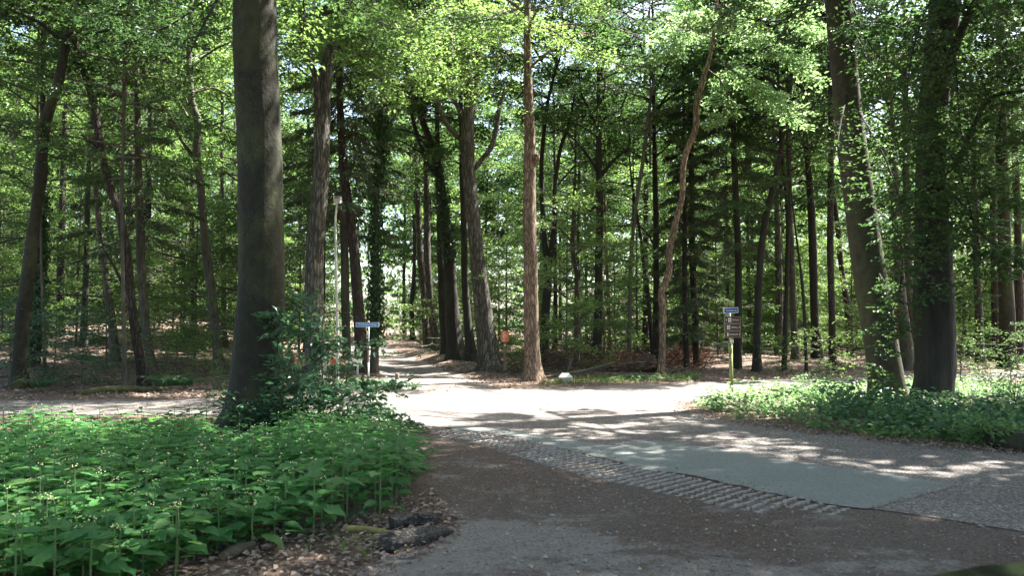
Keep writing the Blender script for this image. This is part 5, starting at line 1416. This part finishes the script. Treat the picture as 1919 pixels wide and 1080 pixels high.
# orange notice on a wooden post
Yd = 26.0
b = at_depth(946, 703, Yd); b[2] = float(height(b[0], b[1]))
o = thing('notice_post', 'orange notice panel on a wooden post beside the leaning oak', 'notice', b)
zt = at_depth(946, 621, Yd)[2] - b[2]; z0 = at_depth(946, 641, Yd)[2] - b[2]
link('post', bmesh_('post', Buf().box((0, 0, (zt - .05 - .2) / 2), (.085, .085, zt + .15)), M['post_wood']), o)
pn = plate('panel', .25, .014, zt - z0, M['orange'], o, (0, -.052, (zt + z0) / 2), -.06, .012)
for wl_, hl_, zz_, xo in ((.06, .028, .115, -.035), (.13, .009, .064, -.01), (.09, .009, .042, -.03), (.15, .009, .018, .005), (.08, .009, -.004, -.03), (.06, .009, -.026, -.04), (.10, .009, -.048, -.01), (.09, .018, -.125, -.025)):
    plate('text_line', wl_, .002, hl_, M['sign_white'], pn, (xo, -.0085, zz_), 0, .003)
link('sticker', bmesh_('sticker', Buf().box((.005, -.0445, z0 - .11), (.04, .004, .05)), M['sign_white']), o)

# white concrete block
b = hit(1060, 716)
o = thing('marker_block', 'white hipped concrete marker block on the far verge', 'marker block', b, .12)
bb = Buf(); w0, w1, w2 = .205, .20, .115
rings = [(.16, -.05), (.16, .085), (.175, .10), (.175, .135), (.095, .235)]
V = [[sx_ * w_, sy_ * w_, z_] for w_, z_ in rings for sx_, sy_ in ((-1, -1), (1, -1), (1, 1), (-1, 1))]
Fq = []
for k in range(4):
    for j in range(4):
        a, b2 = k * 4 + j, k * 4 + (j + 1) % 4
        Fq += [(a, b2, b2 + 4), (a, b2 + 4, a + 4)]
Fq += [(16, 17, 18), (16, 18, 19)]
link('foot', mesh('foot', np.array(V[:8]), np.array(Fq[:8]), M['block']), o)
link('cap', mesh('cap', np.array(V[8:]) , np.array([t for t in (np.array(Fq[16:]) - 8).tolist()] + [(0, 2, 1), (0, 3, 2)]), M['block']), o)

# signpost with the street plate and three brown direction signs
b = flat(1371, 741)
o = thing('signpost', 'mossy green post carrying a blue street plate and three brown signs', 'signpost', b)
Yd = b[1]
zz = lambda y_: at_depth(1371, y_, Yd)[2] - b[2]
xx = lambda x_: at_depth(x_, 600, Yd)[0] - b[0]
pole('post', o, [[0, 0, -.3], [-.01, 0, zz(645)]], [.048, .045], M['pole_moss'])
pole('upper_tube', o, [[-.01, 0, zz(646)], [-.02, 0, zz(577)]], .024, M['pole_grey'])
link('sticker', bmesh_('sticker', Buf().box((.02, -.03, zz(640)), (.075, .006, .075)), M['sign_white']), o)
link('red_mark', bmesh_('red_mark', Buf().box((.027, -.035, zz(640.5)), (.035, .004, .02)), M['red']), o)
rz_ = .18
for k, (y0, y1, txt, xoff, icons) in enumerate(((594, 606, 'De Hertert', .055, 2), (608, 619.5, 'Belenberg', .015, 2), (621.5, 632.5, 'Het Bloemveld', .015, 1))):
    h_ = zz(y0) - zz(y1)
    fr = plate('frame', xx(1387.5) - xx(1355.5), .03, h_ + .018, M['sign_frame'], o, (xx(1371.5), -.045, (zz(y0) + zz(y1)) / 2), rz_, .006)
    wd = xx(1387.5) - xx(1355.5) - .03
    plate('field', wd, .004, h_ - .012, M['sign_brown'], fr, (0, -.0175, 0), 0, .006)
    for j in range(icons):
        plate('icon', .036 if icons == 2 else .032, .003, h_ * .62, M['sign_white'], fr, (-wd / 2 + .055 + (.03 if k == 0 else .0) + j * .044, -.0215, 0), 0, .003)
        text('^' if j == 0 else '#', .06, M['sign_brown'], fr, (-wd / 2 + .055 + (.03 if k == 0 else .0) + j * .044, -.0245, -.003), name='icon_mark')
    text(txt, .056, M['sign_white'], fr, (xoff + .02 if icons == 2 else xoff - .01, -.0215, 0), sx=.64)
    ar = np.array([[0, 0, .02], [-.012, 0, .004], [-.005, 0, .004], [-.005, 0, -.02], [.005, 0, -.02], [.005, 0, .004], [.012, 0, .004]])
    av = np.vstack([ar, ar + [0, .002, 0]])
    af = np.array([(0, 1, 6), (2, 3, 4), (2, 4, 5)])
    link('arrow', mesh('arrow', ar * 1.2, af[:, ::-1], M['sign_white']), fr, (-wd / 2 + .022 if k == 0 else wd / 2 - .025, -.0225, 0))
pl = plate('street_plate', xx(1383.5) - xx(1354.5), .02, zz(577) - zz(587.5), M['sign_white'], o, (xx(1369), -.04, (zz(577) + zz(587.5)) / 2), rz_, .008)
pl.rotation_euler[1] = -.06
plate('field', xx(1383.5) - xx(1354.5) - .03, .004, zz(577) - zz(587.5) - .028, M['sign_navy'], pl, (0, -.0125, 0), 0, .006)
text('Eboonhaarweg', .066, M['sign_white'], pl, (0, -.0165, .002), sx=.66)

# ------------------------------------------------------------------ the dark car whose bonnet edge shows at the lower right
def m_paint():
    m, n, l, b = mat('car_paint')
    nz = noise(n, l, 400, 2, mapped(n, l)); r = ramp(n, [(.4, (.004, .006, .005)), (.7, (.008, .011, .009))])
    l.new(nz.outputs[0], r.inputs[0]); l.new(r.outputs[0], b.inputs['Base Color'])
    b.inputs['Roughness'].default_value = .18; b.inputs['Specular IOR Level'].default_value = .2
    return m
M['paint'] = m_paint(); M['glass'] = plain('car_glass', (.01, .012, .012), .08); M['tyre'] = plain('tyre', (.012, .012, .012), .85); M['rim'] = plain('rim', (.4, .41, .42), .3, .8)
M['headlamp'] = plain('headlamp', (.55, .57, .6), .1)
car = thing('parked_car', 'dark parked car, only its bonnet edge showing at the lower right', 'car', (1.765, .05, 0))
def loft(rows, m, name, parent, seg=20, p=3.2):
    """rows: y, half width, z low, z high - rounded sections along the car"""
    th = np.arange(seg) * 2 * PI / seg
    cs_, sn_ = np.cos(th), np.sin(th)
    sx_ = np.sign(cs_) * np.abs(cs_) ** (2 / p); sz_ = np.sign(sn_) * np.abs(sn_) ** (2 / p)
    V = np.array([[[hw_ * a, y_, (z0_ + z1_) / 2 + (z1_ - z0_) / 2 * c_] for a, c_ in zip(sx_, sz_)] for y_, hw_, z0_, z1_ in rows])
    k = len(rows); v_ = V.reshape(-1, 3)
    i_ = np.arange(k - 1)[:, None] * seg; j = np.arange(seg)[None]; jn = (j + 1) % seg
    f_ = np.concatenate([np.stack([i_ + j, i_ + seg + jn, i_ + jn], -1).reshape(-1, 3), np.stack([i_ + j, i_ + seg + j, i_ + seg + jn], -1).reshape(-1, 3)])
    v_ = np.vstack([v_, V[0].mean(0), V[-1].mean(0)]); j = np.arange(seg); jn = (j + 1) % seg
    f_ = np.vstack([f_, np.stack([j, jn, np.full(seg, k * seg)], -1), np.stack([jn + (k - 1) * seg, j + (k - 1) * seg, np.full(seg, k * seg + 1)], -1)])
    return link(name, mesh(name, v_, f_, m, smooth=True), parent)
body = loft([(-2.25, .55, .45, .75), (-2.2, .78, .32, .98), (-2.0, .88, .25, 1.06), (-1.2, .92, .22, 1.06), (0, .92, .22, 1.06), (.6, .92, .22, 1.05), (1.2, .915, .22, 1.03), (1.7, .90, .24, 1.0), (2.0, .86, .27, .965), (2.13, .78, .32, .90), (2.2, .60, .40, .76)], M['paint'], 'body', car, 28, 4.2)
cab = loft([(-2.0, .66, 1.0, 1.1), (-1.75, .70, 1.0, 1.48), (-1.2, .72, 1.0, 1.62), (-.4, .72, 1.0, 1.64), (.1, .70, 1.0, 1.55), (.55, .68, 1.0, 1.28), (.85, .66, .99, 1.06)], M['glass'], 'cabin_glass', car, 24, 5)
loft([(-1.65, .60, 1.53, 1.56), (-1.2, .66, 1.58, 1.645), (-.4, .66, 1.60, 1.665), (.0, .62, 1.56, 1.60)], M['paint'], 'roof', car, 20, 5)
for sx_ in (-1, 1):
    for yw in (-1.45, 1.38):
        w_ = link('wheel', None, car, (sx_ * .80, yw, .33))
        th = np.linspace(0, 2 * PI, 25)
        prof = [(-.11, .20), (-.115, .29), (-.09, .33), (.09, .33), (.115, .29), (.11, .20)]
        V = np.array([[[a, r_ * math.cos(t_), r_ * math.sin(t_)] for a, r_ in prof] for t_ in th[:-1]]).reshape(-1, 3)
        Fw = []
        for k in range(24):
            for j in range(6):
                a, b2, c, d_ = k * 6 + j, k * 6 + (j + 1) % 6, ((k + 1) % 24) * 6 + (j + 1) % 6, ((k + 1) % 24) * 6 + j
                Fw += [(a, b2, c), (a, c, d_)]
        link('tyre', mesh('tyre', V, np.array(Fw), M['tyre'], smooth=True), w_)
        rb = Buf(); rb.tube([[-.09, 0, 0], [.09, 0, 0]], .19, 20)
        for k in range(5):
            rb.box((sx_ * .1, .1 * math.cos(k * 1.2566), .1 * math.sin(k * 1.2566)), (.02, .05, .05))
        link('rim', bmesh_('rim', rb, M['rim']), w_)
    hl = loft([(-.16, .10, -.05, .05), (0, .13, -.07, .07), (.07, .09, -.05, .05)], M['headlamp'], 'headlight', car, 14, 2.6); hl.location = (sx_ * .62, 2.05, .72)
    mr = loft([(-.07, .06, -.05, .05), (0, .1, -.075, .075), (.09, .06, -.04, .04)], M['paint'], 'wing_mirror', car, 14, 2.6); mr.location = (sx_ * .93, .55, 1.08)
